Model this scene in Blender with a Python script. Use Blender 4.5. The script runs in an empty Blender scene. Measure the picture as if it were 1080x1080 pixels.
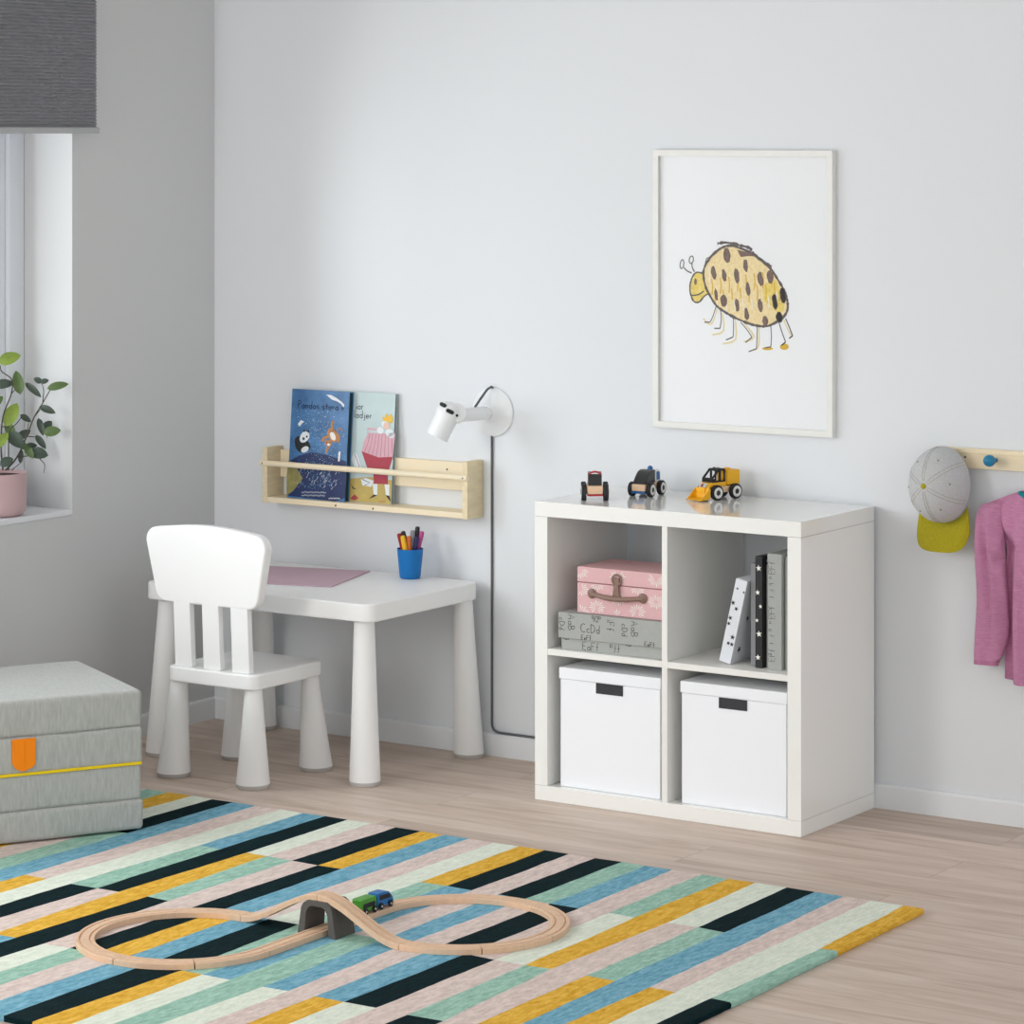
import bpy, bmesh, math, random
from mathutils import Vector, Matrix, Quaternion

random.seed(7)
C = bpy.context.scene
COL = C.collection

# ------------------------------------------------------------------ camera, world, light
CAM = Vector((5.689, -6.997, 1.711)); F_PX = 3236.37; YAW = 0.586; HORIZON = 139.68
cd = bpy.data.cameras.new('camera'); cam = bpy.data.objects.new('camera', cd); COL.objects.link(cam)
cam.location = CAM; cam.rotation_euler = (math.pi/2, 0, YAW)
cd.sensor_width = 36; cd.lens = F_PX*36/1080; cd.shift_y = -(540-HORIZON)/1080
cd.clip_start = .1; cd.clip_end = 60
C.camera = cam

C.view_settings.view_transform = 'Standard'; C.view_settings.look = 'None'
C.view_settings.gamma = 1; C.view_settings.use_curve_mapping = False
C.view_settings.exposure = 0.56

w = bpy.data.worlds.new('world'); C.world = w; w.use_nodes = True
bg = w.node_tree.nodes['Background']; bg.inputs[0].default_value = (.93, .965, 1.0, 1); bg.inputs[1].default_value = 1.05

def area(name, loc, target, sx, sy, power, color, spread=180):
    l = bpy.data.lights.new(name, 'AREA'); l.shape = 'RECTANGLE'; l.size = sx; l.size_y = sy
    l.energy = power; l.color = color; l.spread = math.radians(spread)
    o = bpy.data.objects.new(name, l); COL.objects.link(o); o.location = loc
    o.rotation_euler = (Vector(target)-Vector(loc)).to_track_quat('-Z', 'Z').to_euler()
    return o
# daylight outside the window in the left wall
area('daylight_window', (-.75, -2.55, 1.75), (1.0, -2.55, 1.55), 4.6, 2.0, 120, (.90, .955, 1.0))
# added fill light, out of view along the left wall; no window there
area('left_side_fill', (.05, -4.6, 1.5), (2.2, -1.2, 1.0), 1.7, 1.5, 60, (1.0, .985, .96))

# ------------------------------------------------------------------ helpers
def lin(c):
    return tuple((x/255/12.92 if x/255 <= .04045 else ((x/255+.055)/1.055)**2.4) for x in c)
def ray(u, v):
    s, c = math.sin(-YAW), math.cos(-YAW); a = (u-540)/F_PX; b = (HORIZON-v)/F_PX
    return Vector((c*a+s, -s*a+c, b))
def at(u, v, ax, val):            # the point of the photo seen at u, v on the plane axis = val
    r = ray(u, v); t = (val-CAM[ax])/r[ax]; return CAM+r*t

def mat(name, rgb, rough=.5, spec=.5, noise=0, nscale=20, bump=0, bscale=200, stretch=(1, 1, 1), metallic=0, coat=0, sheen=0, rgb2=None):
    m = bpy.data.materials.new(name); m.use_nodes = True; nt = m.node_tree; N = nt.nodes; L = nt.links
    p = N['Principled BSDF']; p.inputs['Roughness'].default_value = rough
    p.inputs['Specular IOR Level'].default_value = spec; p.inputs['Metallic'].default_value = metallic
    p.inputs['Coat Weight'].default_value = coat; p.inputs['Coat Roughness'].default_value = .05
    p.inputs['Sheen Weight'].default_value = sheen
    col = lin(rgb); p.inputs['Base Color'].default_value = (*col, 1)
    tc = N.new('ShaderNodeTexCoord'); mp = N.new('ShaderNodeMapping'); mp.inputs['Scale'].default_value = stretch
    L.new(tc.outputs['Object'], mp.inputs['Vector'])
    if noise or rgb2:
        n = N.new('ShaderNodeTexNoise'); n.inputs['Scale'].default_value = nscale; n.inputs['Detail'].default_value = 6
        n.inputs['Roughness'].default_value = .6
        L.new(mp.outputs[0], n.inputs['Vector'])
        r = N.new('ShaderNodeValToRGB'); r.color_ramp.elements[0].position = .32; r.color_ramp.elements[1].position = .68
        c2 = lin(rgb2) if rgb2 else col
        a = tuple(max(0, x*(1-noise)) for x in col); b = tuple(min(1, x*(1+noise)) for x in c2)
        r.color_ramp.elements[0].color = (*a, 1); r.color_ramp.elements[1].color = (*b, 1)
        L.new(n.outputs[0], r.inputs[0]); L.new(r.outputs[0], p.inputs['Base Color'])
    if bump:
        n2 = N.new('ShaderNodeTexNoise'); n2.inputs['Scale'].default_value = bscale; n2.inputs['Detail'].default_value = 3
        L.new(mp.outputs[0], n2.inputs['Vector'])
        b = N.new('ShaderNodeBump'); b.inputs['Strength'].default_value = bump; b.inputs['Distance'].default_value = .002
        L.new(n2.outputs[0], b.inputs['Height']); L.new(b.outputs[0], p.inputs['Normal'])
    return m

class MB:
    def __init__(self): self.bm = bmesh.new(); self.mats = []
    def mi(self, m):
        if m not in self.mats: self.mats.append(m)
        return self.mats.index(m)
    def _fin(self, verts, faces, m, bev, seg, angle=30):
        i = self.mi(m)
        for f in faces: f.material_index = i
        if bev:
            es = set()
            for f in faces:
                for e in f.edges:
                    if len(e.link_faces) == 2 and e.calc_face_angle(0) > math.radians(angle): es.add(e)
            if es: bmesh.ops.bevel(self.bm, geom=list(es), offset=bev, segments=seg, affect='EDGES', profile=.5, clamp_overlap=True)
    def box(self, x0, x1, y0, y1, z0, z1, m, bev=0, seg=2, xf=None):
        return self.prism([(x0, y0), (x1, y0), (x1, y1), (x0, y1)], z0, z1, m, bev, seg, xf)
    def prism(self, pts, c0, c1, m, bev=0, seg=2, xf=None, pts2=None, angle=30):
        xf = xf or (lambda a, b, c: (a, b, c)); bm = self.bm; pts2 = pts2 or pts
        lo = [bm.verts.new(xf(a, b, c0)) for a, b in pts]; hi = [bm.verts.new(xf(a, b, c1)) for a, b in pts2]
        n = len(pts); fs = [bm.faces.new(lo[::-1]), bm.faces.new(hi)]
        for i in range(n):
            j = (i+1) % n; fs.append(bm.faces.new((lo[i], lo[j], hi[j], hi[i])))
        bmesh.ops.recalc_face_normals(bm, faces=fs)
        self._fin(lo+hi, fs, m, bev, seg, angle)
    def poly(self, pts, m):
        f = self.bm.faces.new([self.bm.verts.new(p) for p in pts]); f.material_index = self.mi(m); return f
    def grid(self, rows, m, closed=False, cap=False):
        bm = self.bm; V = [[bm.verts.new(p) for p in r] for r in rows]; i = self.mi(m); fs = []
        n = len(V[0])
        for a in range(len(V)-1):
            for b in range(n if closed else n-1):
                c = (b+1) % n
                try: fs.append(bm.faces.new((V[a][b], V[a][c], V[a+1][c], V[a+1][b])))
                except ValueError: pass
        if cap:
            fs.append(bm.faces.new(V[0][::-1])); fs.append(bm.faces.new(V[-1]))
        for f in fs: f.material_index = i
        bmesh.ops.recalc_face_normals(bm, faces=fs)
        return V
    def lathe(self, prof, m, o=(0, 0, 0), axis=(0, 0, 1), seg=32, sx=1, sy=1, a0=0):
        q = Vector((0, 0, 1)).rotation_difference(Vector(axis).normalized()); o = Vector(o)
        rows = []
        for r, z in prof:
            r = max(r, 1e-5)
            rows.append([o+q @ Vector((r*sx*math.cos(a0+2*math.pi*k/seg), r*sy*math.sin(a0+2*math.pi*k/seg), z)) for k in range(seg)])
        self.grid(rows, m, closed=True, cap=True)
    def tube(self, pts, r, m, seg=10, cap=True):
        pts = [Vector(p) for p in pts]; rs = r if isinstance(r, (list, tuple)) else [r]*len(pts)
        rows = []; up = None
        for i, p in enumerate(pts):
            t = (pts[min(i+1, len(pts)-1)]-pts[max(i-1, 0)]).normalized()
            if up is None:
                up = t.orthogonal().normalized()
            up = (up-t*up.dot(t)).normalized(); b = t.cross(up)
            rows.append([p+(up*math.cos(2*math.pi*k/seg)+b*math.sin(2*math.pi*k/seg))*rs[i] for k in range(seg)])
        self.grid(rows, m, closed=True, cap=cap)
    def ellipsoid(self, c, rx, ry, rz, m, seg=20, rings=12, xf=None):
        rows = []
        for i in range(rings+1):
            ph = math.pi*i/rings; sr = max(math.sin(ph), 1e-3)
            row = [Vector((rx*sr*math.cos(2*math.pi*k/seg), ry*sr*math.sin(2*math.pi*k/seg), rz*math.cos(ph))) for k in range(seg)]
            rows.append([Vector(c)+(xf @ p if xf else p) for p in row])
        self.grid(rows, m, closed=True, cap=True)
    def build(self, name, parent=None, loc=None, smooth=35, local=False, label=None):
        bm = self.bm
        off = Vector(loc) if loc is not None else (root_loc(parent) if parent and not local else Vector((0, 0, 0)))
        if off.length: bmesh.ops.translate(bm, verts=bm.verts, vec=-off)
        me = bpy.data.meshes.new(name); bm.to_mesh(me); bm.free()
        for m in self.mats: me.materials.append(m)
        for p in me.polygons: p.use_smooth = True
        me.set_sharp_from_angle(angle=math.radians(smooth))
        o = bpy.data.objects.new(name, me); COL.objects.link(o)
        if parent: o.parent = parent
        elif loc is not None: o.location = loc
        mo = o.modifiers.new('normals', 'WEIGHTED_NORMAL'); mo.keep_sharp = True
        if label: o['label'] = label
        return o
def root_loc(o):
    while o.parent: o = o.parent
    return Vector(o.location)
def tag(o, label, cat, group=None, kind=None):
    o['label'] = label; o['category'] = cat
    if group: o['group'] = group
    if kind: o['kind'] = kind
    return o
def thing(name, label, cat, loc, rz=0, group=None):
    o = bpy.data.objects.new(name, None); COL.objects.link(o); o.location = loc; o.rotation_euler = (0, 0, rz)
    o.empty_display_size = .05
    return tag(o, label, cat, group)
def rrect(x0, x1, y0, y1, r, n=6):
    out = []
    for cx, cy, a in ((x1-r, y0+r, -90), (x1-r, y1-r, 0), (x0+r, y1-r, 90), (x0+r, y0+r, 180)):
        for k in range(n+1):
            t = math.radians(a+90*k/n); out.append((cx+r*math.cos(t), cy+r*math.sin(t)))
    return out
def ribbon(mb, pts, wd, m, xf):
    """a flat pen stroke through 2-D pts, laid on a surface by xf(a, b)"""
    P = [Vector(p) for p in pts]; L_, R_ = [], []
    for i, p in enumerate(P):
        t = (P[min(i+1, len(P)-1)]-P[max(i-1, 0)])
        if t.length < 1e-9: t = Vector((1, 0))
        t.normalize(); n = Vector((-t.y, t.x))*wd/2
        L_.append(p+n); R_.append(p-n)
    V = [(mb.bm.verts.new(xf(a.x, a.y)), mb.bm.verts.new(xf(b.x, b.y))) for a, b in zip(L_, R_)]
    i = mb.mi(m)
    for a, b in zip(V, V[1:]):
        f = mb.bm.faces.new((a[0], b[0], b[1], a[1])); f.material_index = i
def fillp(mb, pts, m, xf): mb.poly([xf(a, b) for a, b in pts], m)
def ell(cx, cy, rx, ry, rot=0, n=16, a0=0, a1=2*math.pi):
    o = []
    for k in range(n):
        t = a0+(a1-a0)*k/n; x, y = rx*math.cos(t), ry*math.sin(t)
        o.append((cx+x*math.cos(rot)-y*math.sin(rot), cy+x*math.sin(rot)+y*math.cos(rot)))
    return o
def star(cx, cy, r, rot=0, k=.42):
    return [(cx+(r if i % 2 == 0 else r*k)*math.cos(rot+math.pi*i/5), cy+(r if i % 2 == 0 else r*k)*math.sin(rot+math.pi*i/5)) for i in range(10)]
def arc(cx, cy, rx, ry, a, b, n=10):
    return [(cx+rx*math.cos(math.radians(a+(b-a)*k/n)), cy+ry*math.sin(math.radians(a+(b-a)*k/n))) for k in range(n+1)]
G = {  # pen-stroke letters in a unit box, x-height .5
 'A': [[(0, 0), (.3, 1), (.6, 0)], [(.12, .38), (.5, .38)]], 'B': [[(0, 0), (0, 1)], arc(0, .75, .42, .25, 90, -90), arc(0, .25, .5, .25, 90, -90)],
 'C': [arc(.4, .5, .4, .5, 55, 305)], 'D': [[(0, 0), (0, 1)], arc(0, .5, .55, .5, 90, -90)],
 'E': [[(.5, 1), (0, 1), (0, 0), (.5, 0)], [(0, .52), (.4, .52)]], 'F': [[(.5, 1), (0, 1), (0, 0)], [(0, .55), (.4, .55)]],
 'P': [[(0, 0), (0, 1)], arc(0, .75, .42, .25, 90, -90)],
 'a': [arc(.2, .22, .2, .22, 0, 360), [(.4, .46), (.4, 0)]], 'b': [[(0, 1), (0, 0)], arc(.2, .22, .2, .22, 180, -180)],
 'c': [arc(.22, .22, .22, .22, 50, 310)], 'd': [arc(.2, .22, .2, .22, 0, 360), [(.4, 1), (.4, 0)]],
 'e': [[(0, .24), (.4, .24)]+arc(.2, .22, .2, .22, 0, 310)], 'f': [[(.35, .95), (.2, 1), (.12, .85), (.12, 0)], [(0, .5), (.3, .5)]],
 'i': [[(.1, .45), (.1, 0)], [(.1, .68), (.1, .74)]], 'j': [[(.15, .45), (.15, -.2), (0, -.28)], [(.15, .68), (.15, .74)]],
 'l': [[(.1, 1), (.1, 0)]], 'n': [[(0, .45), (0, 0)], arc(.18, .22, .18, .22, 180, 0)+[(.36, 0)]], 'o': [arc(.2, .22, .2, .22, 0, 360)],
 'r': [[(0, .45), (0, 0)], arc(.16, .25, .16, .2, 180, 60)], 's': [arc(.17, .34, .15, .12, 40, 260)+arc(.17, .11, .16, .12, 90, -140)],
 't': [[(.15, .8), (.15, 0)], [(0, .48), (.32, .48)]], 'v': [[(0, .45), (.17, 0), (.34, .45)]], 'g': [arc(.2, .22, .2, .22, 0, 360), [(.4, .46), (.4, -.2), (.1, -.28)]],
}
def write(mb, s, x, y, h, wd, m, xf, rot=0, flip=False):
    cx = 0
    for ch in s:
        if ch == ' ': cx += .35; continue
        mx = 0
        for st in G[ch]:
            pts = []
            for a, b in st:
                mx = max(mx, a); X, Y = (cx+a)*h, b*h*(-1 if flip else 1)
                pts.append((x+X*math.cos(rot)-Y*math.sin(rot), y+X*math.sin(rot)+Y*math.cos(rot)))
            ribbon(mb, pts, wd, m, xf)
        cx += mx+.22
    return cx*h
def soft_box(mb, hx, hy, hz, r, m, c=(0, 0, 0), n=10, puff=.0, wob=0, seed=0):
    rnd = random.Random(seed)
    def ax(h):
        e = [-h, -h+r*.25, -h+r*.6, -h+r]; mid = [(-h+r)+(2*h-2*r)*k/n for k in range(1, n)]
        return e+mid+[-x for x in e[::-1]]
    ph = [rnd.uniform(0, 6.28) for _ in range(6)]
    def fix(p):
        q = Vector((max(-hx+r, min(hx-r, p.x)), max(-hy+r, min(hy-r, p.y)), max(-hz+r, min(hz-r, p.z))))
        d = p-q
        if d.length > 1e-9: p = q+d.normalized()*r
        a, b, cc = p.x/hx, p.y/hy, p.z/hz
        f = lambda s, t: max(0, 1-s*s)**.6*max(0, 1-t*t)**.6
        w_ = wob*(math.sin(p.x*23+ph[0])*math.sin(p.y*19+ph[1])+math.sin(p.x*11+p.z*40+ph[2]))
        return Vector(c)+Vector((p.x+a*(puff*f(b, cc)+w_*.3), p.y+b*(puff*f(a, cc)+w_), p.z+cc*(puff*f(a, b)+w_*.5)))
    X, Y, Z = ax(hx), ax(hy), ax(hz)
    for s in (-1, 1):
        mb.grid([[fix(Vector((x, y, s*hz))) for x in X] for y in Y], m)
        mb.grid([[fix(Vector((x, s*hy, z))) for x in X] for z in Z], m)
        mb.grid([[fix(Vector((s*hx, y, z))) for y in Y] for z in Z], m)
    bmesh.ops.remove_doubles(mb.bm, verts=mb.bm.verts, dist=1e-5)
    bmesh.ops.recalc_face_normals(mb.bm, faces=mb.bm.faces)

# ------------------------------------------------------------------ materials
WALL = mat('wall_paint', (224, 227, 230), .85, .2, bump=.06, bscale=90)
WALL2 = mat('window_wall_dimmed', (206, 207, 207), .85, .2, bump=.06, bscale=90)  # wall paint greyed so the window wall looks dimmer; shade put into the colour
TRIM = mat('trim_paint', (228, 230, 232), .45, .4)
PVC = mat('window_white', (225, 229, 234), .4, .4)
WHITE_PLASTIC = mat('white_plastic', (243, 243, 242), .38, .4, bump=.03, bscale=500)
WHITE_LACQ = mat('white_lacquer', (243, 243, 239), .10, .5, coat=.3)
WHITE_LACQ2 = mat('white_foil_inner', (238, 237, 232), .35, .4)
WHITE_BOX = mat('white_card', (244, 246, 250), .6, .3, bump=.02, bscale=300)
GREY_FOOT = mat('grey_rubber', (196, 192, 188), .7, .3)
BLACK = mat('black', (28, 28, 30), .55, .4)
CHARCOAL = mat('charcoal_label', (58, 58, 62), .7, .3)
CORD = mat('grey_cord', (96, 98, 102), .7, .3)
PINE = mat('pine', (242, 230, 202), .55, .3, noise=.06, nscale=9, stretch=(1.2, 9, 9), rgb2=(236, 218, 184))
PINE_END = mat('pine_end', (228, 212, 176), .6, .3, noise=.08, nscale=14, stretch=(4, 1, 4))
BEECH = mat('beech', (222, 188, 158), .55, .3, noise=.05, nscale=22, stretch=(4, 4, 1))
BEECH2 = mat('beech_groove', (192, 155, 125), .6, .3)
FRAME = mat('frame_white', (229, 229, 224), .4, .4, noise=.02, nscale=30)
PAPER = mat('paper', (236, 240, 246), .8, .2)

def floor_material():
    m = bpy.data.materials.new('oak_planks'); m.use_nodes = True; nt = m.node_tree; N = nt.nodes; L = nt.links
    p = N['Principled BSDF']; p.inputs['Roughness'].default_value = .5; p.inputs['Specular IOR Level'].default_value = .3
    tc = N.new('ShaderNodeTexCoord')
    br = N.new('ShaderNodeTexBrick'); br.inputs['Scale'].default_value = 1; br.inputs['Brick Width'].default_value = 1.38
    br.inputs['Row Height'].default_value = .19; br.inputs['Mortar Size'].default_value = .0009; br.offset = .41
    br.inputs['Color1'].default_value = (.0, .0, .0, 1); br.inputs['Color2'].default_value = (1, 1, 1, 1); br.inputs['Mortar'].default_value = (.5, .5, .5, 1)
    mp0 = N.new('ShaderNodeMapping'); mp0.inputs['Location'].default_value = (.17, .03, 0)
    L.new(tc.outputs['Object'], mp0.inputs[0]); L.new(mp0.outputs[0], br.inputs['Vector'])
    # grain, shifted per plank
    mp = N.new('ShaderNodeMapping'); mp.inputs['Scale'].default_value = (1.1, 13, 1)
    add = N.new('ShaderNodeVectorMath'); add.operation = 'ADD'
    sc = N.new('ShaderNodeVectorMath'); sc.operation = 'SCALE'; sc.inputs['Scale'].default_value = 7.3
    L.new(br.outputs['Color'], sc.inputs[0]); L.new(tc.outputs['Object'], add.inputs[0]); L.new(sc.outputs[0], add.inputs[1])
    L.new(add.outputs[0], mp.inputs['Vector'])
    n = N.new('ShaderNodeTexNoise'); n.inputs['Scale'].default_value = 1.6; n.inputs['Detail'].default_value = 9; n.inputs['Roughness'].default_value = .62
    n.inputs['Distortion'].default_value = .9
    L.new(mp.outputs[0], n.inputs['Vector'])
    r = N.new('ShaderNodeValToRGB'); e = r.color_ramp.elements
    e[0].position = .22; e[0].color = (*lin((172, 150, 133)), 1); e[1].position = .72; e[1].color = (*lin((222, 206, 193)), 1)
    k = r.color_ramp.elements.new(.45); k.color = (*lin((205, 185, 170)), 1)
    L.new(n.outputs[0], r.inputs[0])
    mpf = N.new('ShaderNodeMapping'); mpf.inputs['Scale'].default_value = (6, 160, 1)
    nf = N.new('ShaderNodeTexNoise'); nf.inputs['Scale'].default_value = 2; nf.inputs['Detail'].default_value = 4
    L.new(add.outputs[0], mpf.inputs['Vector']); L.new(mpf.outputs[0], nf.inputs['Vector'])
    mx = N.new('ShaderNodeMix'); mx.data_type = 'RGBA'; mx.blend_type = 'OVERLAY'; mx.inputs['Factor'].default_value = .22
    L.new(r.outputs[0], mx.inputs['A']); L.new(nf.outputs[0], mx.inputs['B'])
    # plank tone
    mt = N.new('ShaderNodeMix'); mt.data_type = 'RGBA'; mt.blend_type = 'MULTIPLY'; mt.inputs['Factor'].default_value = 1
    mr = N.new('ShaderNodeMapRange'); mr.inputs['To Min'].default_value = .90; mr.inputs['To Max'].default_value = 1.04
    L.new(br.outputs['Color'], mr.inputs['Value']); L.new(mx.outputs['Result'], mt.inputs['A'])
    cr = N.new('ShaderNodeCombineColor'); [L.new(mr.outputs[0], cr.inputs[i]) for i in range(3)]
    L.new(cr.outputs[0], mt.inputs['B'])
    ms = N.new('ShaderNodeMix'); ms.data_type = 'RGBA'; ms.inputs['B'].default_value = (*lin((140, 118, 101)), 1)
    L.new(mt.outputs['Result'], ms.inputs['A']); sm = N.new('ShaderNodeMath'); sm.operation = 'MULTIPLY'; sm.inputs[1].default_value = .55
    L.new(br.outputs['Fac'], sm.inputs[0]); L.new(sm.outputs[0], ms.inputs['Factor'])
    L.new(ms.outputs['Result'], p.inputs['Base Color'])
    b = N.new('ShaderNodeBump'); b.inputs['Strength'].default_value = .12; b.inputs['Distance'].default_value = .002
    L.new(nf.outputs[0], b.inputs['Height']); L.new(b.outputs[0], p.inputs['Normal'])
    return m
def glass_material(name, refl=.06, tint=(1, 1, 1), rough=.0):
    m = bpy.data.materials.new(name); m.use_nodes = True; nt = m.node_tree; N = nt.nodes; L = nt.links
    N.remove(N['Principled BSDF'])
    t = N.new('ShaderNodeBsdfTransparent'); t.inputs[0].default_value = (*tint, 1)
    g = N.new('ShaderNodeBsdfGlossy'); g.inputs['Roughness'].default_value = rough
    fr = N.new('ShaderNodeLayerWeight'); fr.inputs['Blend'].default_value = refl
    mx = N.new('ShaderNodeMixShader'); L.new(fr.outputs['Fresnel'], mx.inputs[0]); L.new(t.outputs[0], mx.inputs[1]); L.new(g.outputs[0], mx.inputs[2])
    L.new(mx.outputs[0], N['Material Output'].inputs[0]); return m
def text_fabric(name, rgb, rgb2, sc=(1, 1, 1), nscale=60, bump=.5, bscale=300):
    return mat(name, rgb, .95, .1, noise=.05, nscale=nscale, bump=bump, bscale=bscale, stretch=sc, sheen=.15, rgb2=rgb2)

# ------------------------------------------------------------------ the room
WY0, WY1, WZ0, WZ1, WT = -2.86, -.619, .672, 2.16, .27    # window opening in the left wall
H = 2.55
def struct(mb, name, loc=(0, 0, 0)):
    o = mb.build(name, loc=loc); o['kind'] = 'structure'; return o
m = MB(); m.box(-.0, 7.6, -8.6, 0, -.06, 0, floor_material()); struct(m, 'floor')
m = MB(); m.box(-WT, 7.6, 0, .2, -.06, H+.1, WALL); struct(m, 'wall_back')
m = MB()
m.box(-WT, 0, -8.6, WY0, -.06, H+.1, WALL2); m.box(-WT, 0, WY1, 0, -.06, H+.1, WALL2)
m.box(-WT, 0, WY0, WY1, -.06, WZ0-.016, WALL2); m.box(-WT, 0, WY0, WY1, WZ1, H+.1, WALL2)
struct(m, 'wall_left')
m = MB(); m.box(-WT, 7.6, -8.6, .2, H, H+.1, mat('ceiling_paint', (232, 233, 233), .9, .2)); struct(m, 'ceiling')
def baseboard(mb, p0, p1, nrm):
    p0, p1, nrm = Vector(p0), Vector(p1), Vector(nrm)
    prof = [(0, 0), (.012, 0), (.012, .054), (.0105, .059), (.007, .062), (0, .062)]
    mb.grid([[p+nrm*a+Vector((0, 0, b)) for a, b in prof] for p in (p0, p1)], TRIM, closed=True, cap=True)
m = MB(); baseboard(m, (0.0, 0, 0), (7.6, 0, 0), (0, -1, 0)); struct(m, 'baseboard_back')
m = MB(); baseboard(m, (0, -.0121, 0), (0, -8.6, 0), (1, 0, 0)); struct(m, 'baseboard_left')
# window
win = bpy.data.objects.new('window_1', None); COL.objects.link(win); win.location = (0, (WY0+WY1)/2, WZ0); win['kind'] = 'structure'
m = MB(); X0, X1 = -.232, -.176
for a, b in ((WY1-.062, WY1), (WY0, WY0+.062)): m.box(X0, X1, a, b, WZ0, WZ1, PVC, .004)
mid = -1.78
m.box(X0, X1, mid-.045, mid+.045, WZ0+.055, WZ1-.062, PVC, .004)
m.box(X0, X1, WY0+.062, WY1-.062, WZ0, WZ0+.055, PVC, .004); m.box(X0, X1, WY0+.062, WY1-.062, WZ1-.062, WZ1, PVC, .004)
m.build('window_frame', win)
for a, b in ((WY0+.062, mid-.045), (mid+.045, WY1-.062)):
    m = MB(); m.box(-.208, -.204, a, b, WZ0+.055, WZ1-.062, glass_material('window_glass', .1)); m.build('pane', win)
    m = MB(); s_ = .028
    for q in ((a, a+s_, WZ0+.055, WZ1-.062), (b-s_, b, WZ0+.055, WZ1-.062), (a+s_, b-s_, WZ0+.055, WZ0+.055+s_), (a+s_, b-s_, WZ1-.062-s_, WZ1-.062)):
        m.box(-.225, -.19, q[0], q[1], q[2], q[3], PVC, .003)
    m.build('sash', win)
m = MB(); m.box(-.232, .004, WY0+.001, WY1-.001, WZ0-.016, WZ0, mat('window_sill_white', (226, 228, 231), .5, .4), .003); m.build('window_sill', win)

# pleated blind
bl = thing('pleated_blind', 'dark grey pleated blind lowered half way over the window', 'blind', (.04, -1.72, 1.70))
BLIND = mat('blind_cloth', (134, 134, 140), .55, .4, noise=.07, nscale=12, stretch=(1, .25, 30), sheen=.2)
rows = []; z = 1.725; k = 0
while z < 2.26:
    rows.append([(.038 if k % 2 else .044, y, z) for y in (-2.93, -2.2, -1.4, -.566)]); z += .0048; k += 1
m = MB(); m.grid(rows, BLIND); m.grid([[(x-.010, y, zz) for x, y, zz in r] for r in rows[::4]], BLIND); m.build('pleated_cloth', bl, smooth=10)
m = MB(); m.box(.028, .052, -2.934, -.562, 1.708, 1.725, mat('blind_rail', (172, 174, 174), .4, .5), .003); m.build('bottom_rail', bl)
m = MB(); m.box(.005, .06, -2.94, -.556, 2.26, 2.31, PVC, .004); m.build('head_rail', bl)

# ------------------------------------------------------------------ rug
RX = [[2.723,2.726,2.729,2.729,2.729],[2.677,2.691,2.685,2.681,2.681],[2.596,2.599,2.602,2.612,2.612],[2.527,2.541,2.544,2.538,2.538],[2.457,2.46,2.463,2.472,2.472],[2.385,2.392,2.395,2.399,2.399],[2.305,2.319,2.31,2.334,2.335],[2.236,2.237,2.249,2.255,2.256],[2.166,2.17,2.174,2.175,2.179],[2.085,2.097,2.1,2.099,2.101],[2.013,2.019,2.021,2.03,2.031],[1.949,1.952,1.95,1.962,1.967],[1.879,1.882,1.889,1.901,1.892],[1.805,1.81,1.81,1.814,1.825],[1.736,1.74,1.749,1.746,1.755],[1.665,1.67,1.667,1.688,1.683],[1.591,1.597,1.587,1.601,1.61],[1.52,1.525,1.522,1.532,1.534],[1.445,1.446,1.453,1.456,1.458],[1.378,1.381,1.382,1.388,1.396],[1.303,1.302,1.306,1.318,1.312],[1.227,1.225,1.24,1.236,1.236],[1.154,1.166,1.159,1.176,1.176],[1.086,1.088,1.096,1.093,1.093],[1.017,1.024,1.019,1.023,1.023],[0.947,0.944,0.943,0.946,0.946],[0.866,0.871,0.874,0.866,0.866],[0.795,0.798,0.794,0.794,0.794],[0.729,0.726,0.717,0.717,0.717],[0.66,0.65,0.64,0.638,0.638],[0.582,0.582,0.575,0.575,0.575],[0.51,0.51,0.51,0.51,0.51],[0.436]*5,[0.362]*5]
RY = [-.903, -1.316, -1.764, -2.184, -2.62]
RC = ['YGKK','WWWW','PPYY','BBBB','KGYY','WPPP','YYGK','GWPP','PPKW','BKBY','GPPP','KBBW','PPGG','KBBW','YGGY','WWKK','PPBB','BBYP','YKKG','KPPW','PGKK','WYYB','KKPP','BGKK','WWWW','PPYY','BBBB','KGGG','WPPP','YYYY','GPPP','PKBW','KBWP']
def pile(name, c, c2):
    m_ = mat(name, c, .95, .08, noise=.065, nscale=120, bump=.8, bscale=260, stretch=(1, .3, 1), sheen=0, rgb2=c2); return m_
RM = {'Y': pile('rug_yellow', (212, 158, 44), (232, 188, 84)), 'K': pile('rug_black', (5, 26, 30), (12, 38, 42)), 'W': pile('rug_white', (216, 224, 208), (226, 232, 218)),
      'P': pile('rug_pink', (206, 188, 180), (224, 208, 200)), 'B': pile('rug_blue', (92, 152, 176), (134, 182, 200)), 'G': pile('rug_green', (136, 178, 160), (168, 204, 188))}
RUGT = .012
m = MB(); bm = m.bm; rnd = random.Random(3)
nrow = [18, 20, 19, 19]
YS = [];
for r in range(4):
    for k in range(nrow[r]): YS.append((r, k/nrow[r]))
YS.append((3, 1.0))
wob = [[0]*len(YS) for _ in RX]
for k in range(len(RX)):
    v = 0
    for j in range(len(YS)):
        v = v*.8+rnd.uniform(-.0012, .0012); wob[k][j] = v
cut = [[0]+[rnd.uniform(-.004, .004) for _ in range(3)]+[0] for _ in RX]
V = []
for k in range(len(RX)):
    col = []
    for j, (r, t) in enumerate(YS):
        x = RX[k][r]*(1-t)+RX[k][r+1]*t+(wob[k][j] if k else wob[k][j]*.6)
        ya = RY[r]+cut[k][r]; yb = RY[r+1]+cut[k][r+1]; y = ya*(1-t)+yb*t
        if r == 0 and t == 0: y += rnd.uniform(-.003, .003)
        col.append(bm.verts.new((x, y, RUGT)))
    V.append(col)
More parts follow.
